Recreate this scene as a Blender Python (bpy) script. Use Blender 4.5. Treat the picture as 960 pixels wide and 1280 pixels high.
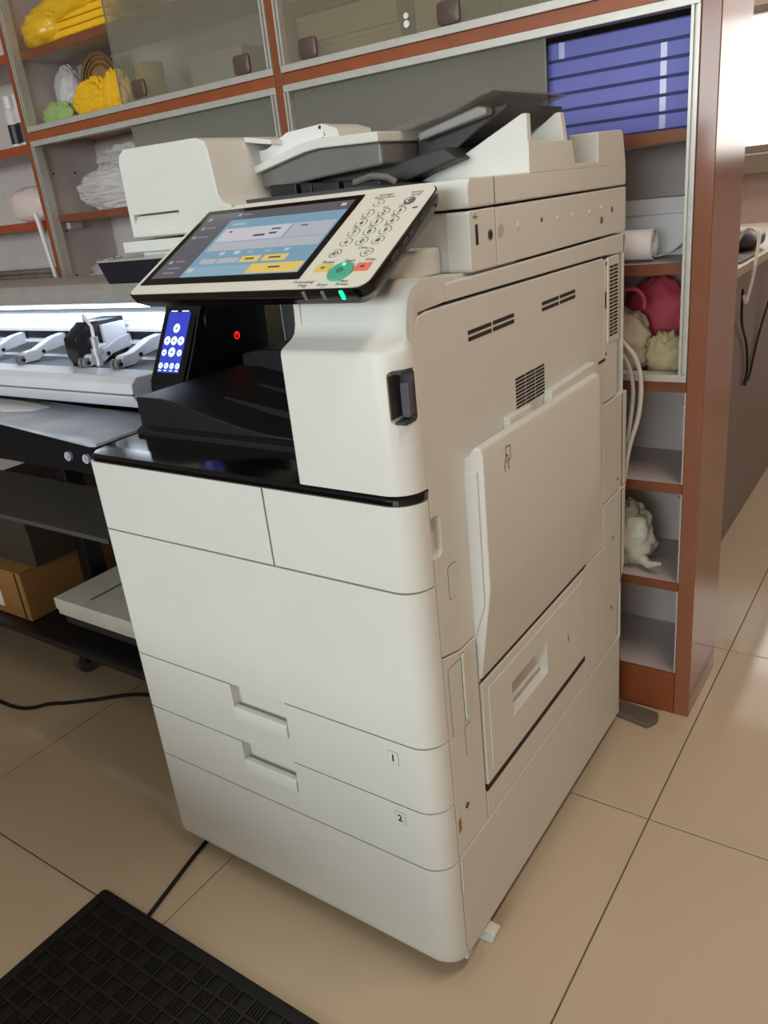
import bpy, bmesh, math, random
from mathutils import Vector, Matrix, noise

random.seed(7)
SC = bpy.context.scene
COL = SC.collection
for o in list(bpy.data.objects):
    bpy.data.objects.remove(o)

# ------------------------------------------------------------------ camera
cam_d = bpy.data.cameras.new('camera')
cam = bpy.data.objects.new('camera', cam_d)
COL.objects.link(cam)
cam_d.sensor_fit = 'VERTICAL'
cam_d.sensor_height = 36.0
cam_d.lens = 987.5 / 1280 * 36.0
cam_d.clip_start = 0.01
RT = Vector((0.82203441, 0.56029948, -0.10160667))
UP = Vector((-0.13146908, 0.36035431, 0.92350455))
FW = Vector((-0.55405352, 0.74579439, -0.3698857))
cam.matrix_world = Matrix((
    (RT.x, UP.x, -FW.x, 0.445),
    (RT.y, UP.y, -FW.y, -0.6477),
    (RT.z, UP.z, -FW.z, 1.052),
    (0, 0, 0, 1)))
SC.camera = cam

# ------------------------------------------------------------------ light, world, exposure
SC.view_settings.view_transform = 'Standard'
SC.view_settings.look = 'None'
SC.view_settings.gamma = 1.0
SC.view_settings.use_curve_mapping = False
SC.view_settings.exposure = 0.16

world = bpy.data.worlds.new('daylight')
SC.world = world
world.use_nodes = True
wbg = world.node_tree.nodes['Background']
wbg.inputs['Color'].default_value = (1.0, 0.97, 0.92, 1)
wbg.inputs['Strength'].default_value = 2.2


def area_light(name, loc, rot, sx, sy, power, col):
    d = bpy.data.lights.new(name, 'AREA')
    d.shape = 'RECTANGLE'
    d.size = sx
    d.size_y = sy
    d.energy = power
    d.color = col
    o = bpy.data.objects.new(name, d)
    COL.objects.link(o)
    o.location = loc
    o.rotation_euler = rot
    return o


R90 = math.pi / 2
# added front light, set in an invented opening of wall_front behind the camera
area_light('added_front_light', (-0.25, -4.92, 1.55), (R90, 0, 0), 4.0, 1.2, 122, (0.84, 0.965, 1.0))
# added unseen ceiling lights (fixtures are built further down, at the same places)
area_light('added_tube_light', (-0.7, -0.75, 2.60), (0, 0, 0), 1.2, 0.10, 0.6, (0.93, 1.0, 1.0))
area_light('added_tube_light', (0.82, 0.10, 2.60), (0, 0, 0), 0.10, 1.2, 14.5, (1.0, 0.85, 0.72))
area_light('added_tube_light', (-1.3, 2.40, 2.60), (0, 0, 0), 0.10, 1.0, 20, (1.0, 0.86, 0.78))
# daylight through the window of the far wall
area_light('window_daylight', (0.45, 3.33, 1.45), (-R90, 0, 0), 1.7, 0.8, 5, (1.0, 0.93, 0.85))


# ------------------------------------------------------------------ materials
def s2l(c):
    return tuple((x / 12.92 if x <= 0.04045 else ((x + 0.055) / 1.055) ** 2.4) for x in (v / 255.0 for v in c))


MATS = {}


def mat(name, rgb, rough=0.5, metal=0.0, var=0.06, scale=18.0, bump=0.0, bscale=120.0, alpha=1.0, trans=0.0,
        coat=0.0, emit=None, estr=0.0, stretch=None, spec=0.5, rgb2=None, ior=1.45):
    m = bpy.data.materials.new(name)
    m.use_nodes = True
    nt = m.node_tree
    b = nt.nodes['Principled BSDF']
    c = s2l(rgb)
    tc = nt.nodes.new('ShaderNodeTexCoord')
    mp = nt.nodes.new('ShaderNodeMapping')
    nt.links.new(tc.outputs['Object'], mp.inputs['Vector'])
    if stretch:
        mp.inputs['Scale'].default_value = stretch
    nz = nt.nodes.new('ShaderNodeTexNoise')
    nz.inputs['Scale'].default_value = scale
    nz.inputs['Detail'].default_value = 5
    nt.links.new(mp.outputs['Vector'], nz.inputs['Vector'])
    cr = nt.nodes.new('ShaderNodeValToRGB')
    c2 = s2l(rgb2) if rgb2 else tuple(min(1, x * (1 + var)) for x in c)
    c1 = tuple(x * (1 - var) for x in c)
    cr.color_ramp.elements[0].color = (*c1, 1)
    cr.color_ramp.elements[1].color = (*c2, 1)
    cr.color_ramp.elements[0].position = 0.3
    cr.color_ramp.elements[1].position = 0.7
    nt.links.new(nz.outputs['Fac'], cr.inputs['Fac'])
    nt.links.new(cr.outputs['Color'], b.inputs['Base Color'])
    b.inputs['Roughness'].default_value = rough
    b.inputs['Metallic'].default_value = metal
    b.inputs['Alpha'].default_value = alpha
    b.inputs['Transmission Weight'].default_value = trans
    b.inputs['Coat Weight'].default_value = coat
    b.inputs['Coat Roughness'].default_value = 0.08
    b.inputs['Specular IOR Level'].default_value = spec
    b.inputs['IOR'].default_value = ior
    if emit:
        b.inputs['Emission Color'].default_value = (*s2l(emit), 1)
        b.inputs['Emission Strength'].default_value = estr
    if bump > 0:
        n2 = nt.nodes.new('ShaderNodeTexNoise')
        n2.inputs['Scale'].default_value = bscale
        n2.inputs['Detail'].default_value = 4
        nt.links.new(mp.outputs['Vector'], n2.inputs['Vector'])
        bp = nt.nodes.new('ShaderNodeBump')
        bp.inputs['Strength'].default_value = bump
        bp.inputs['Distance'].default_value = 0.01
        nt.links.new(n2.outputs['Fac'], bp.inputs['Height'])
        nt.links.new(bp.outputs['Normal'], b.inputs['Normal'])
    MATS[name] = m
    return m


M_WHITE = mat('white_plastic', (221, 222, 217), 0.42, var=0.02, scale=6, bump=0.03, bscale=900)
M_CORE = mat('grey_inner_plastic', (70, 68, 64), 0.7)
M_DARKGREY = mat('dark_grey_plastic', (62, 62, 62), 0.5)
M_MIDGREY = mat('mid_grey_plastic', (112, 110, 106), 0.5)
M_BLACK = mat('matt_black_plastic', (24, 25, 28), 0.42, bump=0.05, bscale=700)
M_GLOSS = mat('gloss_black_plastic', (12, 12, 13), 0.12, spec=0.6)
M_SEAM = mat('seam_shadow_plastic', (48, 44, 40), 0.8)
M_SMOKE = mat('smoked_clear_plastic', (128, 126, 122), 0.15, alpha=0.55)
M_SMOKE2 = mat('smoked_grey_plastic', (120, 119, 115), 0.3)
M_BEZEL = mat('panel_white', (226, 226, 216), 0.4, var=0.01)
M_INK = mat('panel_ink', (44, 44, 48), 0.5)
M_INKK = mat('black_ink', (25, 25, 25), 0.5)
M_SCRBLK = mat('screen_glass_black', (16, 16, 18), 0.10)


def flat_emit(name, rgb, st, base=(20, 20, 20), rough=0.15):
    return mat(name, base, rough, var=0.0, emit=rgb, estr=st)


E_GREY = flat_emit('screen_grey', (92, 92, 98), 0.8)
E_BLUE = flat_emit('screen_blue', (128, 168, 190), 0.72)
E_LBLUE = flat_emit('screen_light_blue', (142, 178, 196), 0.75)
E_WHITE = flat_emit('screen_white', (205, 202, 210), 0.75)
E_WHITE2 = flat_emit('screen_pale_grey', (184, 186, 194), 0.75)
E_YEL = flat_emit('screen_yellow', (228, 196, 104), 0.8)
E_INK = flat_emit('screen_ink', (90, 96, 110), 0.5)
E_ICON = flat_emit('screen_icon', (160, 160, 166), 0.8)
E_PBLUE = flat_emit('plotter_screen_blue', (52, 66, 190), 1.0)
E_PDARK = flat_emit('plotter_screen_dark_blue', (34, 42, 140), 1.0)
E_PICON = flat_emit('plotter_screen_icon', (225, 255, 250), 1.1)
E_RED = flat_emit('red_lamp', (255, 20, 20), 3.0)
E_GREEN = flat_emit('green_lamp', (20, 235, 150), 2.2)
E_TUBE = flat_emit('added_tube_glow', (255, 252, 245), 4.0, base=(230, 230, 230))
E_LED = flat_emit('plotter_lamp_glow', (225, 240, 255), 10.0, base=(230, 230, 230))
M_START = mat('start_key_green', (84, 178, 150), 0.4, var=0.02)
M_RESET = mat('reset_key_yellow', (226, 204, 110), 0.4, var=0.02)
M_STOP = mat('stop_key_red', (232, 130, 108), 0.4, var=0.02)

M_WOOD = mat('brown_laminate', (142, 78, 46), 0.32, var=0.16, scale=9, stretch=(1, 1, 0.12), spec=0.5)
M_WOODX = mat('brown_laminate_edge', (150, 80, 44), 0.4, var=0.14, scale=14)
M_WOODS = mat('brown_shelf_edge', (124, 72, 46), 0.4, var=0.14, scale=14)
M_WOODEND = mat('brown_gloss_end', (138, 88, 66), 0.16, var=0.12, scale=7, stretch=(1, 1, 0.10), spec=0.6)
M_ORANGE = mat('red_brown_edge', (160, 72, 42), 0.45, var=0.1)
M_LAM = mat('grey_laminate', (196, 185, 182), 0.5, var=0.04)
M_ALU = mat('aluminium_channel', (196, 194, 188), 0.38, metal=0.35, var=0.05, scale=60)
M_GLASS = mat('dusty_glass', (138, 136, 126), 0.12, alpha=0.64, var=0.03, scale=3)
M_GLASSU = mat('dusty_glass_upper', (146, 142, 124), 0.12, alpha=0.40, var=0.03, scale=3)
M_GLASSEDGE = mat('glass_edge', (150, 168, 148), 0.2, alpha=0.8)
M_KNOB = mat('brown_knob', (92, 74, 66), 0.4)

M_TILE = mat('polished_tile', (204, 186, 160), 0.10, var=0.035, scale=2.5, coat=0.25)
M_GROUT = mat('tile_grout', (112, 98, 80), 0.8)
M_RUBBER = mat('black_rubber', (21, 19, 17), 0.55, bump=0.15, bscale=300)
M_RUBBER2 = mat('black_rubber_rib', (30, 28, 24), 0.5)
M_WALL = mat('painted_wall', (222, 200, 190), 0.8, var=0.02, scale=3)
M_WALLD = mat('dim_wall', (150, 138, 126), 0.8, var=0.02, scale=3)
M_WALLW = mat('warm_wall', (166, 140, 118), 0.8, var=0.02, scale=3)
M_CEIL = mat('ceiling_paint', (176, 172, 164), 0.9, var=0.01)
M_SILL = mat('window_sill_grey', (150, 138, 122), 0.5)
M_DESK = mat('desk_grey_brown', (112, 100, 98), 0.35, var=0.04)
M_DESKTOP = mat('desk_top', (178, 160, 142), 0.4)

M_STEEL = mat('polished_steel', (196, 204, 220), 0.22, metal=0.15, var=0.25, scale=5, bump=0.05, bscale=14)
M_PLOTW = mat('plotter_white', (214, 218, 224), 0.35, var=0.02)
M_PLOTG = mat('plotter_grey', (140, 142, 146), 0.4, metal=0.4)
M_PLOTK = mat('plotter_black', (18, 19, 24), 0.35)
M_CARD = mat('cardboard', (150, 108, 58), 0.8, var=0.06, scale=12, stretch=(1, 1, 6))
M_CARD2 = mat('kraft_box', (206, 176, 130), 0.75, var=0.05)
M_CARDK = mat('dark_carton', (58, 48, 40), 0.8)
M_PAPERBOX = mat('white_card_box', (206, 204, 194), 0.6)
M_BLUE = mat('blue_box_file', (100, 104, 186), 0.45, var=0.06, scale=8)
M_BLUED = mat('blue_box_edge', (44, 48, 100), 0.6)
M_TAPE = mat('clear_tape', (176, 184, 226), 0.2)
M_YELLOW = mat('yellow_cloth', (238, 182, 24), 0.75, var=0.08, scale=14, bump=0.2, bscale=60)
M_YELLOWB = mat('yellow_film', (240, 190, 40), 0.22, var=0.1, scale=8, alpha=0.85)
M_BAG = mat('clear_bag', (222, 220, 222), 0.16, alpha=0.5, var=0.05)
M_BAGIN = mat('white_goods', (226, 222, 222), 0.6, var=0.05)
M_GREEN = mat('green_bag', (166, 196, 122), 0.2, alpha=0.75)
M_PINKBAG = mat('pinkish_bag', (224, 204, 198), 0.35, var=0.04)
M_CREAM = mat('cream_cloth', (196, 182, 156), 0.8, var=0.1, scale=20, bump=0.3, bscale=40)
M_PINK = mat('pink_cloth', (206, 78, 96), 0.6, var=0.14, scale=10)
M_PAPER = mat('white_paper', (232, 230, 232), 0.6, var=0.01)
M_BASKET = mat('cane_brown', (142, 108, 70), 0.6, var=0.2, scale=50)
M_CABLEW = mat('white_cable', (206, 200, 190), 0.4)
M_CABLEK = mat('black_cable', (20, 19, 18), 0.5)
M_RAG = mat('grey_rag', (104, 96, 82), 0.9)
M_LEATHER = mat('dark_grey_leather', (62, 60, 66), 0.4)
M_BOTTLE = mat('white_bottle', (214, 208, 206), 0.3)
M_LABELK = mat('black_label', (34, 34, 40), 0.4)
M_SILVERFILM = mat('silver_film', (168, 160, 150), 0.2, metal=0.7, var=0.3, scale=8)


# ------------------------------------------------------------------ mesh helpers
class MB:
    def __init__(self):
        self.v = []
        self.f = []
        self.m = []

    def add(self, vs, fs, mi=0):
        n = len(self.v)
        self.v += [tuple(x) for x in vs]
        for f in fs:
            self.f.append(tuple(i + n for i in f))
            self.m.append(mi)
        return self

    def box(self, x0, x1, y0, y1, z0, z1, mi=0):
        vs = [(x, y, z) for x in (x0, x1) for y in (y0, y1) for z in (z0, z1)]
        fs = [(0, 1, 3, 2), (4, 6, 7, 5), (0, 4, 5, 1), (2, 3, 7, 6), (0, 2, 6, 4), (1, 5, 7, 3)]
        return self.add(vs, fs, mi)

    def prism(self, poly, axis, a, b, mi=0):
        """poly: 2-D points; axis: extrusion axis; the other two axes in x,y,z order"""
        def P(p, t):
            if axis == 0: return (t, p[0], p[1])
            if axis == 1: return (p[0], t, p[1])
            return (p[0], p[1], t)
        n = len(poly)
        vs = [P(p, a) for p in poly] + [P(p, b) for p in poly]
        fs = [tuple(range(n))[::-1], tuple(range(n, 2 * n))]
        fs += [(i, (i + 1) % n, n + (i + 1) % n, n + i) for i in range(n)]
        return self.add(vs, fs, mi)

    def loft(self, rings, mi=0, caps=True, closed=True):
        n = len(rings[0])
        vs = [p for r in rings for p in r]
        fs = []
        for k in range(len(rings) - 1):
            for i in range(n if closed else n - 1):
                j = (i + 1) % n
                fs.append((k * n + i, k * n + j, (k + 1) * n + j, (k + 1) * n + i))
        if caps:
            fs.append(tuple(range(n))[::-1])
            fs.append(tuple((len(rings) - 1) * n + i for i in range(n)))
        return self.add(vs, fs, mi)

    def tube(self, pts, r, seg=8, mi=0):
        pts = [Vector(p) for p in pts]
        rings = []
        prev = None
        for i, p in enumerate(pts):
            t = (pts[min(i + 1, len(pts) - 1)] - pts[max(i - 1, 0)])
            if t.length < 1e-9: t = Vector((0, 0, 1))
            t.normalize()
            if prev is None:
                a = t.cross(Vector((0, 0, 1)))
                if a.length < 1e-3: a = t.cross(Vector((1, 0, 0)))
            else:
                a = prev - t * prev.dot(t)
            a.normalize(); prev = a
            b = t.cross(a)
            rr = r[i] if isinstance(r, (list, tuple)) else r
            rings.append([p + a * (rr * math.cos(2 * math.pi * k / seg)) + b * (rr * math.sin(2 * math.pi * k / seg)) for k in range(seg)])
        return self.loft(rings, mi)

    def cyl(self, c, axis, r, h, seg=20, mi=0):
        d = [0, 0, 0]; d[axis] = h
        c = Vector(c)
        return self.tube([c, c + Vector(d)], r, seg, mi)

    def lathe(self, prof, c, seg=24, mi=0):
        rings = [[(c[0] + r * math.cos(2 * math.pi * k / seg), c[1] + r * math.sin(2 * math.pi * k / seg), c[2] + z) for k in range(seg)] for r, z in prof]
        return self.loft(rings, mi)

    def ring(self, r0, r1, P, w, seg=20, mi=0):
        vs = []
        for k in range(seg):
            a = 2 * math.pi * k / seg
            vs.append(P(r0 * math.cos(a), r0 * math.sin(a), w)); vs.append(P(r1 * math.cos(a), r1 * math.sin(a), w))
        fs = [(2 * k, 2 * k + 1, (2 * k + 3) % (2 * seg), (2 * k + 2) % (2 * seg)) for k in range(seg)]
        return self.add(vs, fs, mi)


WLOC = {}


def build(name, mb, mats, parent=None, bevel=0.0, smooth=False, seg=2, origin=None, subd=0, angle=35):
    """links the shapes collected in mb as ONE mesh object"""
    if not isinstance(mats, (list, tuple)):
        mats = [mats]
    if parent is not None:
        off = WLOC[parent.name]
    elif origin is not None:
        off = Vector(origin)
    else:
        xs = [v[0] for v in mb.v]; ys = [v[1] for v in mb.v]; zs = [v[2] for v in mb.v]
        off = Vector(((min(xs) + max(xs)) / 2, (min(ys) + max(ys)) / 2, min(zs)))
    me = bpy.data.meshes.new(name)
    me.from_pydata([tuple(Vector(v) - off) for v in mb.v], [], mb.f)
    for m in mats:
        me.materials.append(m)
    for p, k in zip(me.polygons, mb.m):
        p.material_index = k
    bm = bmesh.new(); bm.from_mesh(me)
    bmesh.ops.recalc_face_normals(bm, faces=bm.faces)
    bm.to_mesh(me); bm.free()
    o = bpy.data.objects.new(name, me)
    COL.objects.link(o)
    if parent is not None:
        o.parent = parent
    else:
        o.location = off
    WLOC[o.name] = off.copy()
    if smooth or bevel > 0:
        for p in me.polygons:
            p.use_smooth = True
    if bevel > 0:
        b = o.modifiers.new('bevel', 'BEVEL')
        b.width = bevel; b.segments = seg; b.limit_method = 'ANGLE'; b.angle_limit = math.radians(angle)
        b.harden_normals = True
    elif smooth:
        try:
            me.set_sharp_from_angle(angle=math.radians(angle))
        except Exception:
            pass
    if subd:
        s = o.modifiers.new('sub', 'SUBSURF'); s.levels = subd; s.render_levels = subd
    return o


def cut(o, mb):
    """boolean cut of the shapes in mb (world coordinates) out of o, applied"""
    off = WLOC[o.name]
    me = bpy.data.meshes.new('cutter')
    me.from_pydata([tuple(Vector(v) - off) for v in mb.v], [], mb.f)
    bm = bmesh.new(); bm.from_mesh(me)
    bmesh.ops.recalc_face_normals(bm, faces=bm.faces)
    bm.to_mesh(me); bm.free()
    c = bpy.data.objects.new('cutter', me)
    COL.objects.link(c)
    mods = [(m.width, m.segments, m.angle_limit) for m in o.modifiers if m.type == 'BEVEL']
    for m in list(o.modifiers):
        o.modifiers.remove(m)
    par = o.parent; loc = o.location.copy()
    o.parent = None; o.location = (0, 0, 0)
    b = o.modifiers.new('b', 'BOOLEAN'); b.operation = 'DIFFERENCE'; b.object = c; b.solver = 'EXACT'
    bpy.context.view_layer.update()
    dg = bpy.context.evaluated_depsgraph_get()
    nm = bpy.data.meshes.new_from_object(o.evaluated_get(dg))
    o.modifiers.remove(b)
    o.data = nm
    o.parent = par; o.location = loc
    bpy.data.objects.remove(c); bpy.data.meshes.remove(me)
    for w, s, a in mods:
        m = o.modifiers.new('bevel', 'BEVEL'); m.width = w; m.segments = s; m.limit_method = 'ANGLE'; m.angle_limit = a
        m.harden_normals = True
    return o


def thing(name, loc, label, cat, group=None):
    o = bpy.data.objects.new(name, None)
    COL.objects.link(o)
    o.location = loc
    o.empty_display_size = 0.05
    WLOC[o.name] = Vector(loc)
    return tag(o, label, cat, group)


def tag(o, label, cat, group=None):
    o['label'] = label; o['category'] = cat
    if group: o['group'] = group
    return o


def struct(o):
    o['kind'] = 'structure'
    return o


def share(src, name, parent, delta=(0, 0, 0)):
    """a further piece sharing the mesh of src, moved by delta"""
    o = src.copy()
    o.name = name
    COL.objects.link(o)
    o.parent = parent
    o.location = Vector(src.location) + Vector(delta)
    WLOC[o.name] = WLOC[src.name]
    return o


TXT = {}


def text_geo(s, size, bold=0.0):
    """(verts2d, faces) of a word, centred on its own box"""
    key = (s, size, bold)
    if key not in TXT:
        c = bpy.data.curves.new('t', 'FONT')
        c.body = s; c.size = size; c.resolution_u = 2; c.offset = bold
        ob = bpy.data.objects.new('t', c)
        me = bpy.data.meshes.new_from_object(ob)
        vs = [(v.co.x, v.co.y) for v in me.vertices]
        fs = [tuple(p.vertices) for p in me.polygons]
        xs = [v[0] for v in vs]; ys = [v[1] for v in vs]
        cx, cy = (min(xs) + max(xs)) / 2, (min(ys) + max(ys)) / 2
        TXT[key] = ([(a - cx, b - cy) for a, b in vs], fs)
        bpy.data.objects.remove(ob); bpy.data.curves.remove(c); bpy.data.meshes.remove(me)
    return TXT[key]


def add_text(mb, s, size, P, w, mi=0, bold=0.0):
    vs, fs = text_geo(s, size, bold)
    mb.add([P(a, b, w) for a, b in vs], fs, mi)


def rrect(x0, x1, y0, y1, r, seg=5):
    """rounded rectangle outline; r one value or (bl, br, tr, tl)"""
    if not isinstance(r, (list, tuple)): r = (r,) * 4
    pts = []
    for (cx, cy, a0, rr) in ((x0 + r[0], y0 + r[0], math.pi, r[0]), (x1 - r[1], y0 + r[1], 1.5 * math.pi, r[1]),
                             (x1 - r[2], y1 - r[2], 0, r[2]), (x0 + r[3], y1 - r[3], 0.5 * math.pi, r[3])):
        if rr <= 0:
            pts.append((cx, cy)); continue
        for k in range(seg + 1):
            a = a0 + 0.5 * math.pi * k / seg
            pts.append((cx + rr * math.cos(a), cy + rr * math.sin(a)))
    return pts


def front_sweep(mb, prof, x0, x1, rl, rr, seg=7, mi=0):
    """closed (y, z, moves) profile swept along x; the points that move turn round the two front corners"""
    secs = []
    if rl > 0:
        for k in range(seg + 1):
            a = 0.5 * math.pi * (1 - k / seg)
            secs.append((x0 + rl - rl * math.sin(a), rl * (1 - math.cos(a))))
    else:
        secs.append((x0, 0))
    if rr > 0:
        for k in range(seg + 1):
            a = 0.5 * math.pi * k / seg
            secs.append((x1 - rr + rr * math.sin(a), rr * (1 - math.cos(a))))
    else:
        secs.append((x1, 0))
    rings = [[(x, y + (d * mv), z) for y, z, mv in prof] for x, d in secs]
    mb.loft(rings, mi)
    return mb


def blob(mb, c, r, amp, seed, nu=40, nv=24, freq=3.0, flat=None, power=1.0, ridge=0.0, mi=0, an=(1, 1, 1)):
    """crumpled closed lump: squashed sphere with noise folds; flat = z it rests on"""
    rings = []
    off = Vector((seed * 3.7, seed * 1.9, seed * 5.3))
    for i in range(nv + 1):
        th = math.pi * (0.02 + 0.96 * i / nv)
        ring = []
        for j in range(nu):
            ph = 2 * math.pi * j / nu
            d = Vector((math.sin(th) * math.cos(ph), math.sin(th) * math.sin(ph), -math.cos(th)))
            e = Vector((d.x * an[0], d.y * an[1], d.z * an[2]))
            sgn = [math.copysign(abs(q) ** power, q) for q in d]
            n = noise.noise(e * freq + off) + 0.5 * noise.noise(e * freq * 2.3 + off)
            rg = 1 - abs(noise.noise(e * freq * 1.7 + off * 2)) * 2 + .25 * (1 - abs(noise.noise(e * freq * 3.6 + off)) * 2)
            s = 1 + amp * n + ridge * rg
            p = Vector((c[0] + r[0] * sgn[0] * s, c[1] + r[1] * sgn[1] * s, c[2] + r[2] * sgn[2] * s))
            if flat is not None and p.z < flat: p.z = flat
            ring.append(p)
        rings.append(ring)
    mb.loft(rings, mi)
    return mb


# ================================================================== THE ROOM
# ---- floor: grout slab with one object per tile
fl = MB().box(-3.07, 2.0, -5.0, 3.4, -0.04, -0.004)
floor = struct(build('floor', fl, M_GROUT, origin=(0, 0, 0)))
tile0 = None
TX, TY = 0.131, 0.447
for i in range(-6, 5):
    for j in range(-10, 6):
        x0, y0 = TX + 0.6 * i, TY + 0.6 * j
        a0, a1, b0, b1 = max(x0, -3.07), min(x0 + 0.6, 2.0), max(y0, -5.0), min(y0 + 0.6, 3.4)
        if a1 - a0 < 0.02 or b1 - b0 < 0.02: continue
        full = a1 - a0 > 0.599 and b1 - b0 > 0.599
        if full and tile0:
            share(tile0[0], 'tile', floor, (x0 - tile0[1], y0 - tile0[2], 0))
        else:
            t = build('tile', MB().box(a0 + .0011, a1 - .0011, b0 + .0011, b1 - .0011, -0.012, 0.0), M_TILE, floor, bevel=0.0008, seg=1)
            if full: tile0 = (t, x0, y0)

# ---- walls and ceiling
struct(build('ceiling', MB().box(-3.07, 2.0, -5.0, 3.4, 2.7, 2.76), M_CEIL))
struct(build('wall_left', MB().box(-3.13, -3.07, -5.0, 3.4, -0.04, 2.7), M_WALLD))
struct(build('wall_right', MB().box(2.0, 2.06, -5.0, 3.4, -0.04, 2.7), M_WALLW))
WX0, WX1, WZ0, WZ1 = -0.55, 1.35, 1.06, 1.62
wb = MB().box(-3.13, WX0, 3.4, 3.5, -0.04, 2.7).box(WX1, 2.06, 3.4, 3.5, -0.04, 2.7)
wb.box(WX0, WX1, 3.4, 3.5, -0.04, WZ0).box(WX0, WX1, 3.4, 3.5, WZ1, 2.7)
struct(build('wall_back', wb, M_WALL))
# unseen opening, added for the front light
OX0, OX1, OZ0, OZ1 = -2.3, 1.8, 0.92, 2.2
wf = MB().box(-3.13, OX0, -5.06, -5.0, -0.04, 2.7).box(OX1, 2.06, -5.06, -5.0, -0.04, 2.7).box(OX0, OX1, -5.06, -5.0, OZ1, 2.7).box(OX0, OX1, -5.06, -5.0, -0.04, OZ0)
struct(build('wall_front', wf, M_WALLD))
# window of the far wall: frame, mullion, sill
win = struct(build('window_1', MB().box(WX0, WX1, 3.40, 3.45, WZ0, WZ0 + .03).box(WX0, WX1, 3.40, 3.45, WZ1 - .03, WZ1)
             .box(WX0, WX0 + .03, 3.40, 3.45, WZ0, WZ1).box(WX1 - .03, WX1, 3.40, 3.45, WZ0, WZ1), M_SILL, bevel=.003))
build('mullion', MB().box(0.39, 0.42, 3.40, 3.45, WZ0 + .03, WZ1 - .03), M_SILL, win)
build('window_sill', MB().box(WX0 - .06, WX1 + .06, 3.32, 3.40, WZ0 - .085, WZ0 - .005), M_SILL, win, bevel=.004)


# ---- added ceiling lamps, unseen (fixtures of the tube lights set at the top)
def added_tube_lamp(loc, along_x, label):
    t = thing('added_tube_lamp', (loc[0], loc[1], loc[2]), label, 'lamp')
    a, b = (0.62, 0.05) if along_x else (0.05, 0.62)
    build('housing', MB().box(loc[0] - a, loc[0] + a, loc[1] - b, loc[1] + b, 2.655, 2.7), M_WHITE, t, bevel=.004)
    d = 0.6
    p0 = (loc[0] - d, loc[1], 2.635) if along_x else (loc[0], loc[1] - d, 2.635)
    p1 = (loc[0] + d, loc[1], 2.635) if along_x else (loc[0], loc[1] + d, 2.635)
    build('tube', MB().tube([p0, p1], 0.013, 12), E_TUBE, t, smooth=True)
    for p in (p0, p1):
        build('tube_holder', MB().box(p[0] - .02, p[0] + .02, p[1] - .02, p[1] + .02, 2.615, 2.657), M_WHITE, t)


added_tube_lamp((-0.7, -0.75, 2.62), True, 'added cool white tube lamp, unseen on the ceiling in front of the copier')
added_tube_lamp((0.82, 0.10, 2.62), False, 'added warm white tube lamp, unseen on the ceiling over the aisle')

added_tube_lamp((-1.3, 2.40, 2.62), False, 'added warm white tube lamp, unseen on the ceiling behind the shelf cabinet')

# ================================================================== MULTIFUNCTION PRINTER
W = 0.565
ZB, Z0, Z2, Z1, ZP, ZK = 0.028, 0.213, 0.3095, 0.412, 0.630, 0.738
PR = thing('office_copier', (-0.2825, 0.34, 0), 'large white office copier with tilted touch panel and side paper tray', 'copier')
G = 0.0013      # half of a seam
YB = 0.034      # depth of the front covers
RC = 0.034      # radius of the front right corner


def front_cover(name, z0, z1, x0=-W, x1=0.0, rl=0.012, rr=RC, y=0.0, lip=0.004, mats=M_WHITE, bev=0.0016, soft_bottom=0.0):
    pr = [(YB, z0, 0), (y, z0, 1), (y, z1, 1), (YB, z1, 0)]
    if soft_bottom:
        s = soft_bottom
        pr = [(YB, z0, 0), (y + s * 1.1, z0, 1), (y + s * .45, z0 + s * .18, 1), (y + s * .1, z0 + s * .6, 1), (y, z0 + s * 1.2, 1), (y, z1, 1), (YB, z1, 0)]
    return build(name, front_sweep(MB(), pr, x0, x1, rl, rr), mats, PR, bevel=bev)


# inner core behind the seams
build('inner_frame', MB().box(-W + .006, -.037, .036, .672, .035, .744).box(-W + .006, -.037, .462, .672, .744, .958)
      .box(-.148, -.037, .075, .47, .744, .938), M_CORE, PR)
build('left_side_panel', MB().box(-W, -W + .008, YB + .002, .675, .03, .738).box(-W, -W + .008, .462, .675, .738, .958), M_WHITE, PR, bevel=.002)
build('rear_panel', MB().box(-W, 0, .672, .68, .03, .958), M_WHITE, PR, bevel=.002)
build('inner_back_wall', MB().box(-W + .008, -.15, .456, .463, .75, .958), M_DARKGREY, PR)

# base cabinet
front_cover('base_front_panel', ZB, Z0 - G, soft_bottom=0.022, bev=.004)
build('base_side_panel', MB().box(-.012, 0, YB + .003, .68, ZB + .004, Z0 - G), M_WHITE, PR, bevel=.002)
for (fx, fy) in ((-.5, .07), (-.05, .07), (-.5, .62), (-.05, .62)):
    build('foot', MB().lathe([(.014, 0), (.02, .004), (.02, .012), (.01, .014), (.01, ZB + .01)], (fx, fy, 0), 14), M_DARKGREY, PR, smooth=True)
build('stabiliser_foot', MB().prism([(-.03, .0), (.008, .0), (.014, .022), (-.03, .026)], 1, .092, .112), M_WHITE, PR, bevel=.002)


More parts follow.
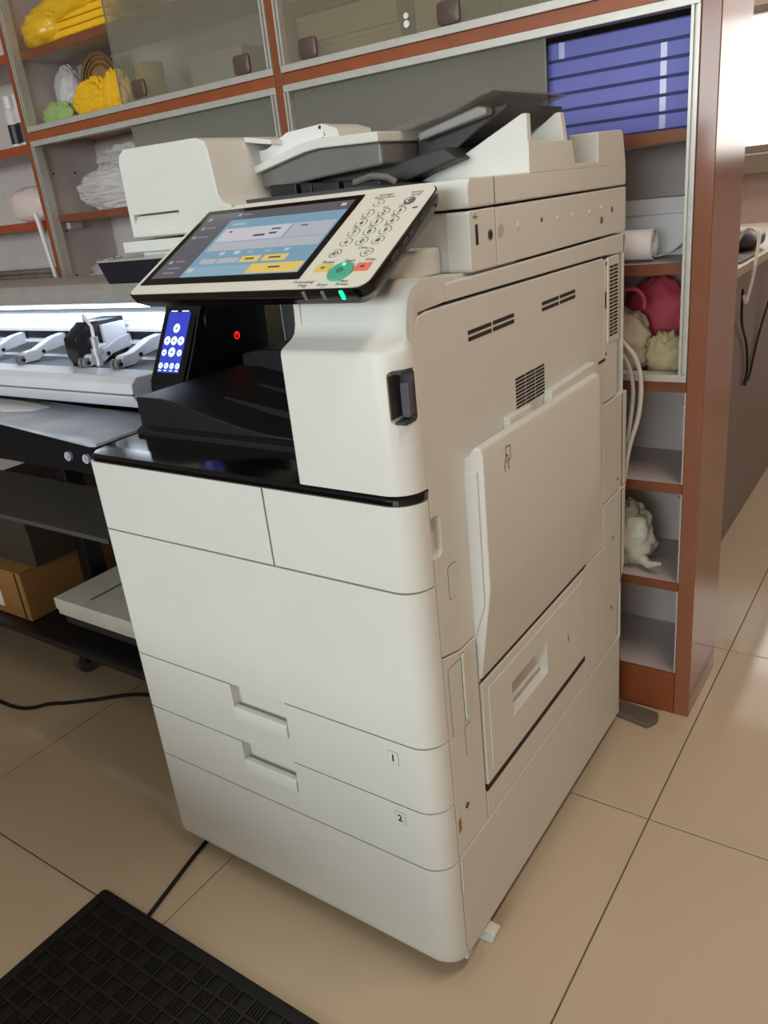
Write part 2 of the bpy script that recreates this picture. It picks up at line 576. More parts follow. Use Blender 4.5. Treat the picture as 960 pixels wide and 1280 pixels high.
# paper drawers with a gripping recess
def drawer(z0, z1, num):
    hx0, hx1 = -.352, -.246
    zl, zh = z0 + .042, z0 + .064
    mb = MB()
    front_sweep(mb, [(YB, z0 + G, 0), (0, z0 + G, 1), (0, z1 - G, 1), (YB, z1 - G, 0)], -W, 0, .012, RC)
    d = build('drawer', mb, M_WHITE, PR, bevel=.0024)
    cut(d, MB().prism([(-.001, zh - .02), (.009, zl + .004), (.015, zh - .004), (.017, z1 + .02), (-.001, z1 + .02)], 0, hx0, hx1))
    h = build('handle', MB().prism([(-.0035, zl), (-.0035, zh - .004), (-.001, zh), (.0075, zh), (.0075, zh - .006), (.004, zl)], 0, hx0 + .001, hx1 - .001), M_WHITE, d, bevel=.0012)
    lab = MB()
    zc = z1 - .026 if num == '1' else z1 - .022
    P = lambda a, b, w: (-.0645 + a, -w, zc + b)
    lab.prism([(-.0645 + a, zc + b) for a, b in rrect(-.0083, .0083, -.0100, .0100, .001)], 1, .001, -.0001, 1)
    lab.prism([(-.0645 + a, zc + b) for a, b in rrect(-.0078, .0078, -.0095, .0095, .001)], 1, .001, -.0004, 0)
    build('number_plate', lab, [M_BEZEL, M_MIDGREY], d)
    t = MB(); add_text(t, num, .0150, P, .0007, 0, .00035)
    build('number', t, M_INKK, d)
    return d


drawer(Z2, Z1, '1')
drawer(Z0, Z2, '2')
front_cover('front_door', Z1 + G, ZP - G)
front_cover('upper_front_cover', ZP + G, ZK - G, -W, -.2200, .012, 0)
front_cover('upper_front_cover', ZP + G, ZK - G, -.2170, 0, 0, RC)

# glossy black top rim and output tray
rim = MB()
front_sweep(rim, [(.0355, ZK, 0), (.0, ZK, 1), (.0, ZK + .006, 1), (.004, ZK + .010, 1), (.0355, ZK + .0113, 0)], -W, -.0, .022, RC)
rim.prism([(.035, ZK), (.035, ZK + .0113), (.30, ZK + .014), (.30, ZK)], 0, -W, -.14)
build('black_top_rim', rim, M_GLOSS, PR, bevel=.0012)
tz = ZK + .0135
tr = MB().prism([(-W + .004, tz), (-W + .004, .806), (-.505, .8055), (-.47, .800), (-.345, .774), (-.30, .768), (-.155, .762), (-.155, tz)], 1, .104, .456)
tray = build('output_tray', tr, M_BLACK, PR, bevel=.003)
build('paper_stop', MB().prism([(-.545, .79), (-.545, .826), (-.50, .834), (-.42, .834), (-.30, .800), (-.155, .79), (-.155, .77)], 1, .325, .455), M_BLACK, tray, bevel=.004)
build('rib', MB().prism([(-.44, .775), (-.44, .7965), (-.25, .7712), (-.16, .7665), (-.16, .755)], 1, .17, .176), M_BLACK, tray, bevel=.001)
build('rib', MB().prism([(-.44, .775), (-.44, .7965), (-.25, .7712), (-.16, .7665), (-.16, .755)], 1, .25, .256), M_BLACK, tray, bevel=.001)
build('front_step', MB().prism([(.092, tz - .002), (.092, tz + .006), (.106, tz + .012), (.106, tz - .002)], 0, -W + .006, -.155), M_BLACK, tray, bevel=.001)

# right tower under the touch panel
prof = [(.045, .7495, -.28), (0, .7495, 1), (0, .900, 1), (.0015, .9045, .95), (.005, .907, .85), (.026, .914, -.1), (.033, .9185, -.35), (.037, .928, -.45), (.039, .950, -.35),
        (.043, .962, -.2), (.055, .9705, 0), (.1035, .9665, 0), (.1035, .9405, 0), (.056, .9385, -.3), (.050, .925, -.43)]
tw = build('tower', front_sweep(MB(), prof, -.157, 0, .006, RC), M_WHITE, PR, bevel=.0012, angle=50)
ck = MB()
ck.prism(rrect(-.018, .012, .829, .886, .006), 1, -.01, .030)
cut(tw, ck)
pk = MB().prism(rrect(-.0176, -.0005, .8295, .8855, .005), 1, .0265, .0298)
pk.prism([(-.0178, .835), (-.0166, .835), (-.0166, .880), (-.0178, .880)], 1, .0055, .028)
pk.box(-.0145, -.0015, .0075, .027, .8292, .8325).box(-.0145, -.0015, .0075, .027, .8828, .8858)
build('pocket', pk, M_DARKGREY, tw)
build('pocket_tongue', MB().prism(rrect(-.012, -.0015, .835, .872, .003), 1, .018, .0275), mat('slate_plastic', (86, 84, 92), .35), tw, bevel=.001)
build('tower_inner_wall', MB().box(-.157, -.149, .036, .462, .7525, .962).box(-.157, -.012, .1, .30, .940, .962), M_WHITE, PR)


# ---- right-hand side covers (plane x = 0)
def side_panel(name, poly, x1=0.0, x0=-.012, parent=PR, bev=.0018, m=M_WHITE):
    return build(name, MB().prism(poly, 0, x0, x1), m, parent, bevel=bev)


side = side_panel('side_cover', [(.0365, .532), (.078, .520), (.1215, .520), (.1215, .4435), (.5835, .4435), (.5835, .929), (.060, .9365), (.046, .934), (.0385, .926), (.0365, .915)])
side_panel('upper_side_strip', [(.105, .9395), (.5835, .9325), (.69, .927), (.69, .9575), (.105, .9585)])
low = side_panel('lower_side_strip', [(.0365, Z0 + G), (.1185, Z0 + G), (.1185, .517), (.079, .517), (.0365, .529)])
side_panel('side_sill', [(.1215, Z0 + G), (.4925, Z0 + G), (.4925, .262), (.1215, .262)])
side_panel('rear_side_strip', [(.5865, .70), (.648, .70), (.648, .9255), (.5865, .9255)])
side_panel('rear_side_strip', [(.5865, .522), (.696, .522), (.700, .695), (.648, .697), (.5865, .697)])
side_panel('rear_side_strip', [(.495, Z0 + G), (.655, Z0 + G), (.660, .30), (.696, .36), (.698, .519), (.5865, .519), (.5835, .4405), (.495, .4405)])
build('side_core', MB().box(-.05, -.037, .06, .66, Z0, .955).box(-.03, -.014, .60, .69, .36, .70), M_SEAM, PR)

# oval grip in the strip and small covers
cut(side, MB().prism(rrect(.030, .0555, .662, .712, .008), 0, -.009, .01))
build('grip_recess', MB().prism(rrect(.030, .058, .660, .714, .008), 0, -.0115, -.0085), M_WHITE, side)


def outline_pad(parent, y0, y1, z0, z1, r, skew=0.0, h=.0006, name='inset_cover'):
    pts = [(y, z + skew * (y - y0)) for y, z in rrect(y0, y1, z0, z1, r)]
    c = [(y, z + skew * (y - y0)) for y, z in rrect(y0 - .0008, y1 + .0008, z0 - .0008, z1 + .0008, r + .0005)]
    o = build(name, MB().prism(c, 0, -.002, .0002, 1).prism(pts, 0, -.002, h, 0), [M_WHITE, M_SEAM], parent)
    return o


outline_pad(side, .064, .083, .597, .640, .004)
outline_pad(low, .046, .076, .409, .508, .001, name='hinge_cover')
outline_pad(low, .078, .0855, .415, .512, .001, h=.003, name='hinge_strip')
outline_pad(low, .075, .089, .362, .404, .001)
build('screw_hole', MB().cyl((-.004, .066, .283), 0, .0045, .0045, 14, 1).cyl((-.002, .066, .283), 0, .0028, .0028, 12, 0), [M_MIDGREY, M_SEAM], low, smooth=True)
build('latch', MB().prism([(.0405, .255), (.047, .258), (.047, .278), (.0405, .275)], 0, -.002, .0008), mat('amber_latch', (150, 116, 70), .5), low, bevel=.0005)
build('lower_side_catch', MB().box(-.004, .0012, .0375, .0415, .150, .205), M_WHITE, PR, bevel=.001)

# vents
slot = None


def vent_slot(y0, y1, z, h, slope=0.0, parent=side):
    mb = MB().prism([(y0, z), (y1, z + slope), (y1, z + slope + h), (y0, z + h)], 0, -.004, .0004)
    return build('vent_slot', mb, M_SEAM, parent)


for (ya, yb_, zc) in ((.147, .266, .8935), (.351, .467, .893)):
    ym = (ya + yb_) / 2
    for k in (0, 1):
        for (a, b) in ((ya, ym - .002), (ym + .002, yb_)):
            vent_slot(a, b, zc - .005 + k * .0075, .0046)
for r in range(9):
    for c in range(3):
        a = .263 + c * .0305
        vent_slot(a, a + .0285, .7775 + r * .0047, .0030)
vp = build('vent_panel', MB().prism(rrect(.600, .650, .795, .928, .002), 0, -.002, .0015), M_WHITE, PR, bevel=.0006)
for r in range(20):
    for (a, b) in ((.606, .622), (.6245, .643)):
        mb = MB().prism([(a, .805 + r * .0056), (b, .805 + r * .0056), (b, .8083 + r * .0056), (a, .8083 + r * .0056)], 0, -.001, .0019)
        build('vent_slot', mb, M_SEAM, vp)
for (y, z, r) in ((.588 + .006, .920, .003), (.5935, .78, .003), (.655, .545, .003), (.63, .44, .003), (.625, .30, .004)):
    build('screw', MB().cyl((-.003, y, z), 0, r, .0036, 12), M_MIDGREY, PR, smooth=True)
build('latch_slot', MB().box(-.003, .0006, .589, .594, .852, .878), M_SEAM, PR)
build('latch_slot', MB().box(-.003, .0006, .560, .590, .770, .774), M_SEAM, PR)

# bypass tray: wedge-shaped slab, folded shut
bx = [(-.004, .447), (.003, .449), (.022, .575), (.0235, .59), (.0235, .762), (.021, .770), (.012, .771), (.002, .757), (-.004, .757)]
mbp = MB()
pts = [(.125, 0), (.126, 0)]
mbp.prism([(x, z) for x, z in bx], 1, .121, .505)
byp = build('bypass_tray', mbp, M_WHITE, PR, bevel=.003)
build('tray_flank', MB().prism([(-.004, .5), (.016, .565), (.0165, .742), (-.004, .742)], 1, .117, .124), M_WHITE, byp, bevel=.001)
build('tab', MB().box(.000, .010, .222, .290, .755, .7785), M_WHITE, byp, bevel=.002)
build('tab', MB().prism([(.345, .755), (.350, .781), (.515, .785), (.53, .757)], 0, .000, .012), M_WHITE, byp, bevel=.002)
build('tray_gap', MB().box(-.003, .0004, .123, .50, .443, .448), M_SEAM, byp)
ic = MB()
PI = lambda a, b, w: (.0235 + w, .1815 + a, .738 + b)


def seg2(mb, P, a, b, t, w, mi=0):
    d = Vector((b[0] - a[0], b[1] - a[1])); n = Vector((-d.y, d.x)).normalized() * t / 2
    mb.add([P(a[0] + n.x, a[1] + n.y, w), P(b[0] + n.x, b[1] + n.y, w), P(b[0] - n.x, b[1] - n.y, w), P(a[0] - n.x, a[1] - n.y, w)], [(0, 1, 2, 3)], mi)


for a, b in (((-.001, .016), (.011, .016)), ((.011, .016), (.011, -.002)), ((-.001, .016), (-.001, .002)), ((.011, -.002), (.006, -.002)),
             ((-.006, -.006), (-.001, .004)), ((-.001, .004), (.003, .006)), ((.003, .006), (.005, -.004)), ((.005, -.004), (.004, -.010)), ((-.006, -.006), (-.004, -.012)), ((-.001, .0), (.001, -.004)), ((.004, -.010), (.008, -.014)), ((-.004, -.012), (-.006, -.015))):
    seg2(ic, PI, a, b, .0012, .0004)
build('hand_icon', ic, M_INKK, byp)

# lower paper-path door with scooped grip
ldo = side_panel('access_door', [(.1235, .2725), (.4905, .2725), (.4905, .4395), (.1235, .4395)], x1=.0015)
cut(ldo, MB().prism([(.004, .334), (-.008, .339), (-.026, .366), (-.028, .388), (.010, .392), (.010, .334)], 1, .208, .330))
build('grip_back', MB().prism([(-.0005, .334), (-.008, .339), (-.026, .366), (-.028, .388), (-.0005, .392), (-.031, .392), (-.031, .334)], 1, .206, .332), M_WHITE, ldo)
for y0, y1 in ((.203, .2079), (.3301, .335)):
    build('grip_end', MB().box(-.031, -.0005, y0, y1, .334, .392), M_WHITE, ldo)
rfd = build('raised_field', MB().prism(rrect(.140, .478, .2860, .4250, .004), 0, -.001, .0026), M_WHITE, ldo, bevel=.0008)
cut(rfd, MB().prism([(.004, .334), (-.008, .339), (-.026, .366), (-.028, .388), (.010, .392), (.010, .334)], 1, .208, .330))
mk = MB(); PM = lambda a, b, w: (.0027 + w, .414 + a, .352 + b)
seg2(mk, PM, (0, -.008), (0, .006), .0014, .0003); seg2(mk, PM, (0, .006), (-.003, .003), .0014, .0003); seg2(mk, PM, (-.002, -.003), (.003, -.006), .0012, .0003)
build('door_mark', mk, M_INKK, ldo)
build('door_gap', MB().box(-.006, .0006, .122, .492, .262, .2725), M_SEAM, PR)

# ---- scanner unit
SY0 = .165
sc = build('scanner_unit', MB().box(-W + .01, -.006, SY0 + .004, .675, .962, 1.027), M_WHITE, PR, bevel=.003)
build('scanner_side_cover', MB().prism([(.228, .9615), (SY0 + .003, .9620), (SY0, .966), (SY0, 1.024), (SY0 + .003, 1.027), (.228, 1.027)], 0, -.03, 0), M_WHITE, sc, bevel=.0015)
build('scanner_side_cover', MB().box(-.03, 0, .230, .683, .9615, 1.0265), M_WHITE, sc, bevel=.0015)
bfr = MB().prism([(-.572, 1.004), (-.556, .974), (-.10, .974), (-.10, 1.006)], 1, .098, .168)
build('scanner_black_front', bfr, mat('navy_black_plastic', (18, 20, 34), .25), sc, bevel=.0015)
build('platen_glass_edge', MB().box(-.570, -.10, .100, .168, 1.0035, 1.0062), mat('grey_platen_glass', (168, 166, 158), .15), sc, bevel=.0006)
build('platen_lip', MB().box(-.583, -.375, .158, .40, 1.011, 1.027), M_WHITE, sc, bevel=.002)
PXs = lambda a, b, w: (w, a, b)
build('usb_slot', MB().prism(rrect(.178, .184, .990, 1.012, .001), 0, -.002, .0004), M_INKK, sc)
usb = MB(); PU = lambda a, b, w: (w, .178 + a, 1.020 + b)
for a, b in (((-.005, 0), (.007, 0)), ((-.002, 0), (.001, .0025)), ((.001, .0025), (.003, .0025)), ((0, 0), (.002, -.0025)), ((.002, -.0025), (.004, -.0025))):
    seg2(usb, PU, a, b, .0008, .0004)
build('usb_mark', usb, M_INK, sc)
build('jack', MB().cyl((-.003, .2135, .998), 0, .0062, .0034, 18).cyl((-.003, .2135, .998), 0, .0042, .0038, 18, 1), [M_MIDGREY, M_SEAM], sc, smooth=True)
build('plug_cap', MB().cyl((-.003, .240, 1.0005), 0, .0075, .0036, 20), mat('plug_beige', (196, 188, 176), .5), sc, smooth=True)
for (y, z, r, m) in ((.289, 1.0015, .0055, M_WHITE), (.357, 1.003, .003, M_MIDGREY), (.409, 1.001, .004, M_WHITE), (.462, 1.001, .004, M_WHITE), (.526, 1.0, .0045, M_WHITE), (.574, .985, .0055, M_MIDGREY), (.574, 1.003, .004, M_WHITE), (.619, .997, .0042, M_MIDGREY)):
    build('screw_cover', MB().cyl((-.003, y, z), 0, r, .0034, 16).cyl((-.003, y, z), 0, r * .7, .0042, 16), m, sc, smooth=True)

# ---- document feeder
fd = build('feeder_cover', MB().prism([(SY0 + .004, 1.0295), (SY0, 1.033), (SY0, 1.050), (SY0 + .006, 1.0605), (.66, 1.0605), (.683, 1.056), (.683, 1.0295)], 0, -W + .01, 0), M_WHITE, PR, bevel=.003)
# left housing with gripping recess
hp = []
hs = MB()
sec = []
outline = [(-.562, 1.0315), (-.5615, 1.128), (-.557, 1.143), (-.546, 1.150), (-.40, 1.1475), (-.386, 1.143), (-.379, 1.133), (-.373, 1.075), (-.366, 1.066), (-.352, 1.0615), (-.352, 1.0315)]
hs.prism(outline, 1, SY0 - .002, .640)
hous = build('feeder_housing', hs, M_WHITE, fd, bevel=.004, seg=3)
cut(hous, MB().prism([(SY0 - .01, 1.034), (SY0 + .003, 1.037), (SY0 + .034, 1.043), (SY0 + .048, 1.061), (SY0 - .01, 1.0625)], 0, -.552, -.455))
lb = MB().box(-.37, -.30, .245, .300, 1.145, 1.1465)
build('feeder_top_lid', MB().prism([(-.384, 1.139), (-.335, 1.131), (-.335, 1.137), (-.384, 1.146)], 1, .24, .62), M_WHITE, fd, bevel=.001)
wl = MB()
for k in range(5):
    seg2(wl, lambda a, b, w: (-.378 + a, .30 + b, 1.1462 - a * .19 + w), (.004, k * .012), (.036, k * .012 + .002), .004, .0006)
build('warning_label', wl, M_MIDGREY, fd)
# dark delivery deck with blocks under the input tray
build('delivery_deck', MB().prism([(-.355, 1.0595), (-.355, 1.0655), (-.16, 1.0655), (-.13, 1.0615), (-.13, 1.0595)], 1, .195, .60), M_DARKGREY, fd, bevel=.001)
for k, (a, b) in enumerate(((-.345, -.298), (-.294, -.274), (-.270, -.226), (-.222, -.205), (-.200, -.160))):
    build('guide_block', MB().prism([(a, 1.062), (a, 1.081 - .002 * k), (b, 1.079 - .002 * k), (b, 1.062)], 1, .235 + .004 * (k % 2), .29), M_BLACK, fd, bevel=.002)
build('exit_lever', MB().tube([(-.20, .235, 1.071), (-.17, .232, 1.076), (-.15, .235, 1.073), (-.14, .24, 1.066)], .004, 8), M_MIDGREY, fd, smooth=True)
# input tray (white rim, smoked body)
it = MB()
TYA, TYB = .245, .575
it.prism([(-.410, 1.092), (-.410, 1.101), (-.285, 1.1275), (-.262, 1.1295), (-.165, 1.1265), (-.165, 1.1145), (-.262, 1.1175), (-.285, 1.1155)], 1, TYA, TYB)
itr = build('input_tray', it, M_WHITE, fd, bevel=.002)
build('tray_body', MB().prism([(-.395, 1.079), (-.405, 1.0925), (-.285, 1.116), (-.262, 1.118), (-.168, 1.115), (-.168, 1.088), (-.26, 1.083), (-.33, 1.078)], 1, TYA + .01, TYB - .01), M_SMOKE2, itr, bevel=.004)
build('body_keel', MB().prism([(-.30, 1.066), (-.32, 1.081), (-.168, 1.09), (-.10, 1.10), (-.08, 1.085), (-.16, 1.066)], 1, TYA + .045, TYB - .05), M_DARKGREY, itr, bevel=.003)
build('side_guide', MB().prism([(-.404, 1.100), (-.403, 1.127), (-.365, 1.128), (-.345, 1.136), (-.325, 1.1445), (-.262, 1.1475), (-.258, 1.132), (-.285, 1.127)], 1, .262, .277), M_PAPER, itr, bevel=.001)
build('guide_plate', MB().prism([(-.262, 1.128), (-.262, 1.147), (-.240, 1.140), (-.236, 1.1285)], 1, .262, .34), M_WHITE, itr, bevel=.001)
gm = MB(); seg2(gm, lambda a, b, w: (-.2645 + a, .262 - w, 1.1435 + b), (-.004, 0), (.0, .0), .004, .0006)
build('size_mark', gm, M_INKK, itr)
# smoked extension
ex0 = [(-.200, 1.128), (-.105, 1.1445), (-.085, 1.1465), (-.052, 1.157), (-.036, 1.1575), (-.030, 1.1540), (-.050, 1.150), (-.085, 1.1385), (-.200, 1.118)]
exo = build('tray_extension', MB().prism(ex0, 1, .300, .525), M_SMOKE, itr, bevel=.002)
build('extension_bar', MB().prism([(-.150, 1.112), (-.150, 1.122), (-.062, 1.142), (-.050, 1.139), (-.050, 1.131)], 1, .315, .335), mat('light_smoke_bar', (150, 150, 146), .3), itr, bevel=.003)
build('extension_body', MB().prism([(-.165, 1.088), (-.165, 1.119), (-.05, 1.141), (-.03, 1.141), (-.035, 1.134), (-.07, 1.118), (-.12, 1.09)], 1, .336, .51), M_DARKGREY, itr, bevel=.003)
# white ramp fins and side blocks on the right
fin = MB().prism([(-.172, 1.0585), (-.139, 1.072), (-.104, 1.089), (-.094, 1.0895), (-.088, 1.091), (-.009, 1.1265), (-.002, 1.1262), (-.0005, 1.0585)], 1, .326, .338)
build('ramp_fin', fin, M_WHITE, fd, bevel=.002)
build('ramp_fin', MB().prism([(-.066, 1.059), (-.066, 1.101), (-.019, 1.1305), (-.012, 1.1305), (-.006, 1.09), (-.006, 1.059)], 1, .452, .466), M_WHITE, fd, bevel=.002)
build('side_wall', MB().prism([(.3255, 1.059), (.3255, 1.095), (.463, 1.095), (.474, 1.066), (.56, 1.066), (.56, 1.059)], 0, -.03, 0), M_WHITE, fd, bevel=.001)
build('corner_block', MB().prism([(.561, 1.059), (.561, 1.1055), (.660, 1.1085), (.668, 1.104), (.683, 1.056)], 0, -.045, 0), M_WHITE, fd, bevel=.002)
build('feeder_seam', MB().box(-.001, .0003, .2278, .2290, 1.031, 1.059), M_SEAM, fd)

# ---- control panel
PXL, PYB, PZB = -.357, -.025, .974
PW, PH = .346, .1723
EV = Vector((0, .151, .083)).normalized()
EN = Vector((1, 0, 0)).cross(EV)


def PP(u, v, w):
    return Vector((PXL + u, PYB, PZB)) + EV * v + EN * w


cpn = MB()
o0 = rrect(0, PW, 0, PH, (.006, .014, .014, .012))
def shrink(pts, k, dv=0):
    return [(PW / 2 + (a - PW / 2) * (1 - k), PH / 2 + (b - PH / 2) * (1 - k * PW / PH) + dv) for a, b in pts]
o1 = rrect(-.0015, PW + .0015, -.0015, PH + .0015, (.007, .015, .015, .013))
cpn.loft([[PP(a, b, .0) for a, b in o1], [PP(a, b, -.003) for a, b in o1], [PP(a, b, -.012) for a, b in shrink(o1, .006)], [PP(a, b, -.024) for a, b in shrink(o1, .05)]])
cp = build('control_panel', cpn, M_GLOSS, PR, bevel=.0006, seg=1, angle=30)
build('bezel', MB().loft([[PP(a, b, -.001) for a, b in o0], [PP(a, b, .0008) for a, b in o0]]), M_BEZEL, cp)
build('panel_arm', MB().box(-.30, -.04, .060, .168, .962, .992), M_WHITE, cp, bevel=.004)
# screen with its picture
sm = MB()


def quad(mb, u0, u1, v0, v1, w, mi, P=PP):
    mb.add([P(u0, v0, w), P(u1, v0, w), P(u1, v1, w), P(u0, v1, w)], [(0, 1, 2, 3)], mi)


smat = [M_SCRBLK, E_GREY, E_BLUE, E_WHITE, E_YEL, E_INK, E_ICON, E_LBLUE, E_WHITE2]
so = rrect(.006, .2545, .0155, .167, .002)
sm.add([PP(a, b, .0011) for a, b in so], [tuple(range(len(so)))], 0)
quad(sm, .016, .245, .0275, .158, .0013, 1)
quad(sm, .066, .245, .0275, .140, .0015, 2)
quad(sm, .066, .245, .1405, .158, .0015, 1)
quad(sm, .072, .178, .094, .121, .0017, 3)
quad(sm, .181, .242, .094, .121, .0017, 8)
quad(sm, .072, .242, .076, .0925, .0017, 8)
quad(sm, .066, .245, .0275, .046, .0017, 7)
for (a, b, c, d, k) in ((.079, .104, .051, .060, 8), (.107, .140, .051, .060, 8), (.143, .172, .0505, .0615, 4), (.177, .212, .0505, .0615, 4),
                        (.168, .243, .029, .046, 4), (.070, .079, .036, .0435, 3)):
    quad(sm, a, b, c, d, .0019, k)
for (a, b, c, d, k) in ((.150, .164, .0545, .0575, 5), (.186, .203, .0545, .0575, 5), (.197, .214, .0365, .0395, 5), (.13, .148, .1, .104, 5), (.152, .166, .111, .114, 5), (.153, .165, .1025, .106, 5), (.195, .205, .113, .1155, 5), (.083, .088, .112, .115, 5),
                        (.21, .222, .088, .09, 8), (.076, .1, .1275, .131, 8), (.145, .153, .068, .0705, 8), (.17, .18, .069, .071, 8), (.10, .108, .067, .072, 3), (.123, .132, .067, .073, 3), (.20, .206, .0675, .072, 3),
                        (.024, .03, .142, .148, 6), (.072, .078, .147, .152, 6), (.081, .094, .149, .1505, 6), (.026, .031, .123, .129, 6), (.034, .05, .126, .1275, 6), (.024, .030, .105, .110, 6), (.033, .05, .107, .1085, 6), (.024, .03, .055, .060, 6), (.034, .05, .058, .0595, 6), (.030, .052, .045, .0465, 6), (.030, .05, .036, .0375, 6), (.231, .238, .147, .152, 3)):
    quad(sm, a, b, c, d, .0021, k)
build('touch_screen', sm, smat, cp)

# keys
def key(u, v, s, r=.0073, size=.0085, sub=None):
    mb = MB()
    P = lambda a, b, w: PP(u + a, v + b, w)
    disc = [(r * math.cos(2 * math.pi * k / 20), r * math.sin(2 * math.pi * k / 20)) for k in range(20)]
    mb.loft([[P(a, b, .0006) for a, b in disc], [P(a, b, .0013) for a, b in disc]], 0)
    # ring broken like a printed key outline
    seg = 22
    for k in range(seg):
        if k in (8, 9, 19): continue
        a0, a1 = 2 * math.pi * k / seg, 2 * math.pi * (k + 1) / seg
        mb.add([P(r * .90 * math.cos(a0), r * .90 * math.sin(a0), .00145), P(r * math.cos(a0), r * math.sin(a0), .00145), P(r * math.cos(a1), r * math.sin(a1), .00145), P(r * .90 * math.cos(a1), r * .90 * math.sin(a1), .00145)], [(0, 1, 2, 3)], 1)
    if s: add_text(mb, s, size, P, .00150, 1, .00018)
    if sub: add_text(mb, sub, .0042, lambda a, b, w: PP(u + a - .003, v + b + .0102, w), .0011, 1)
    return build('key', mb, [M_BEZEL, M_INK], cp)


rows = ((.1262, ('1', '2', '3'), (None, 'ABC', 'DEF')), (.1093, ('4', '5', '6'), ('GHI', 'JKL', 'MNO')), (.0923, ('7', '8', '9'), ('PRS', 'TUV', 'WXY')), (.0753, ('*', '0', '#'), (None, None, None)))
for v, ks, subs in rows:
    for c, (k, sb) in enumerate(zip(ks, subs)):
        key(.2805 + .020 * c, v, k, size=.0115 if k == '*' else .0095, sub=sb)
key(.2775, .0563, 'ID'); key(.3180, .0550, 'C'); key(.2835, .1452, '=', r=.0068, size=.006)
mb = MB(); PE = lambda a, b, w: PP(.3235 + a, .1440 + b, w)
disc = [(.0066 * math.cos(2 * math.pi * k / 20), .0066 * math.sin(2 * math.pi * k / 20)) for k in range(20)]
mb.loft([[PE(a, b, .0006) for a, b in disc], [PE(a, b, .0018) for a, b in disc]], 0)
moon = [(.004 * math.cos(a), .004 * math.sin(a)) for a in [math.radians(t) for t in range(40, 321, 20)]] + [(.0015 + .003 * math.cos(a), .003 * math.sin(a)) for a in [math.radians(t) for t in range(310, 49, -20)]]
mb.add([PE(a, b, .0020) for a, b in moon], [tuple(range(len(moon)))], 1)
build('energy_saver_key', mb, [M_MIDGREY, M_BEZEL], cp)
mb = MB()
st = [(.0145 * math.cos(2 * math.pi * k / 28), .0145 * math.sin(2 * math.pi * k / 28)) for k in range(28)]
PS = lambda a, b, w: PP(.3030 + a, .0245 + b, w)
mb.loft([[PS(a, b, .0006) for a, b in st], [PS(a, b, .0026) for a, b in st], [PS(a * .93, b * .93, .0032) for a, b in st]], 0)
di = [(0, .004), (.004, 0), (0, -.004), (-.004, 0)]
for i in range(4):
    seg2(mb, PS, di[i], di[(i + 1) % 4], .0008, .0034, 1)
seg2(mb, PS, (-.001, -.0015), (-.001, .0015), .0006, .0034, 1); seg2(mb, PS, (.001, -.0015), (.001, .0015), .0006, .0034, 1)
build('start_key', mb, [M_START, M_INK], cp)
build('start_lamp', MB().loft([[PS(a * .14, .0095 + b * .14, .0030) for a, b in st], [PS(a * .14, .0095 + b * .14, .0037) for a, b in st]]), flat_emit('start_lamp', (120, 255, 220), 1.5), cp)


def colour_key(name, u, v, w2, h2, m):
    mb = MB(); P = lambda a, b, w: PP(u + a, v + b, w)
    q = rrect(-w2, w2, -h2, h2, .0015, 3)
    mb.loft([[P(a, b, .0006) for a, b in q], [P(a, b, .0020) for a, b in q]], 0)
    seg2(mb, P, (-.003, 0), (.003, 0), .0012, .0022, 1); seg2(mb, P, (0, -.0025), (0, .0025), .0012, .0022, 1)
    build(name, mb, [m, M_INK], cp)


colour_key('reset_key', .2765, .0315, .0095, .0062, M_RESET)
colour_key('stop_key', .3265, .0310, .0085, .0062, M_STOP)
tx = MB()
for s, u, v, sz in (('Settings/', .285, .1612, .0055), ('Registration', .2855, .1562, .0055), ('Energy', .3255, .1602, .0055), ('Saver', .3265, .1555, .0055), ('Reset', .2775, .0425, .0068), ('Start', .3040, .0430, .0068), ('Stop', .3290, .0430, .0068),
                    ('Clear', .3085, .0645, .0055), ('Processing/', .2650, .0098, .0060), ('Data', .2665, .0048, .0060), ('Error', .2925, .0048, .0060), ('Main', .3155, .0098, .0060), ('Power', .3165, .0048, .0060)):
    add_text(tx, s, sz, lambda a, b, w, u=u, v=v: PP(u + a, v + b, w), .0011)
seg2(tx, PP, (.334, .130), (.340, .131), .0022, .0011)
build('panel_lettering', tx, M_INK, cp)
for k, (u, m) in enumerate(((.2695, M_MIDGREY), (.2940, M_MIDGREY), (.3168, E_GREEN))):
    build('status_lamp', MB().loft([[PP(u - .0022, .0012, .0012), PP(u + .0022, .0012, .0012), PP(u + .0022, -.0026, -.003), PP(u - .0022, -.0026, -.003)],
                                  [PP(u - .0022, -.0005, -.004), PP(u + .0022, -.0005, -.004), PP(u + .0022, -.0022, -.012), PP(u - .0022, -.0022, -.012)]]), m, cp)
for (v0, v1) in ((.05, .066), (.075, .087), (.09, .1), (.115, .128)):
    build('edge_button', MB().loft([[PP(PW + .0005, v0, -.0035), PP(PW + .0005, v1, -.0035), PP(PW + .0005, v1, -.0085), PP(PW + .0005, v0, -.0085)],
                                  [PP(PW + .0026, v0 + .001, -.004), PP(PW + .0026, v1 - .001, -.004), PP(PW + .0022, v1 - .001, -.008), PP(PW + .0022, v0 + .001, -.008)]]), M_DARKGREY, cp)

# ================================================================== SHELF UNIT
S = .758
SD = .968       # back
SH = thing('shelf_cabinet', (-.78, .86, 0), 'tall brown laminate shelf cabinet with sliding dusty glass doors in aluminium channels', 'shelf cabinet')
SXL, SXR = -1.66, .115


def wood(name, *b, m=M_WOOD, bev=.0015):
    return build(name, MB().box(*b), m, SH, bevel=bev, seg=1)


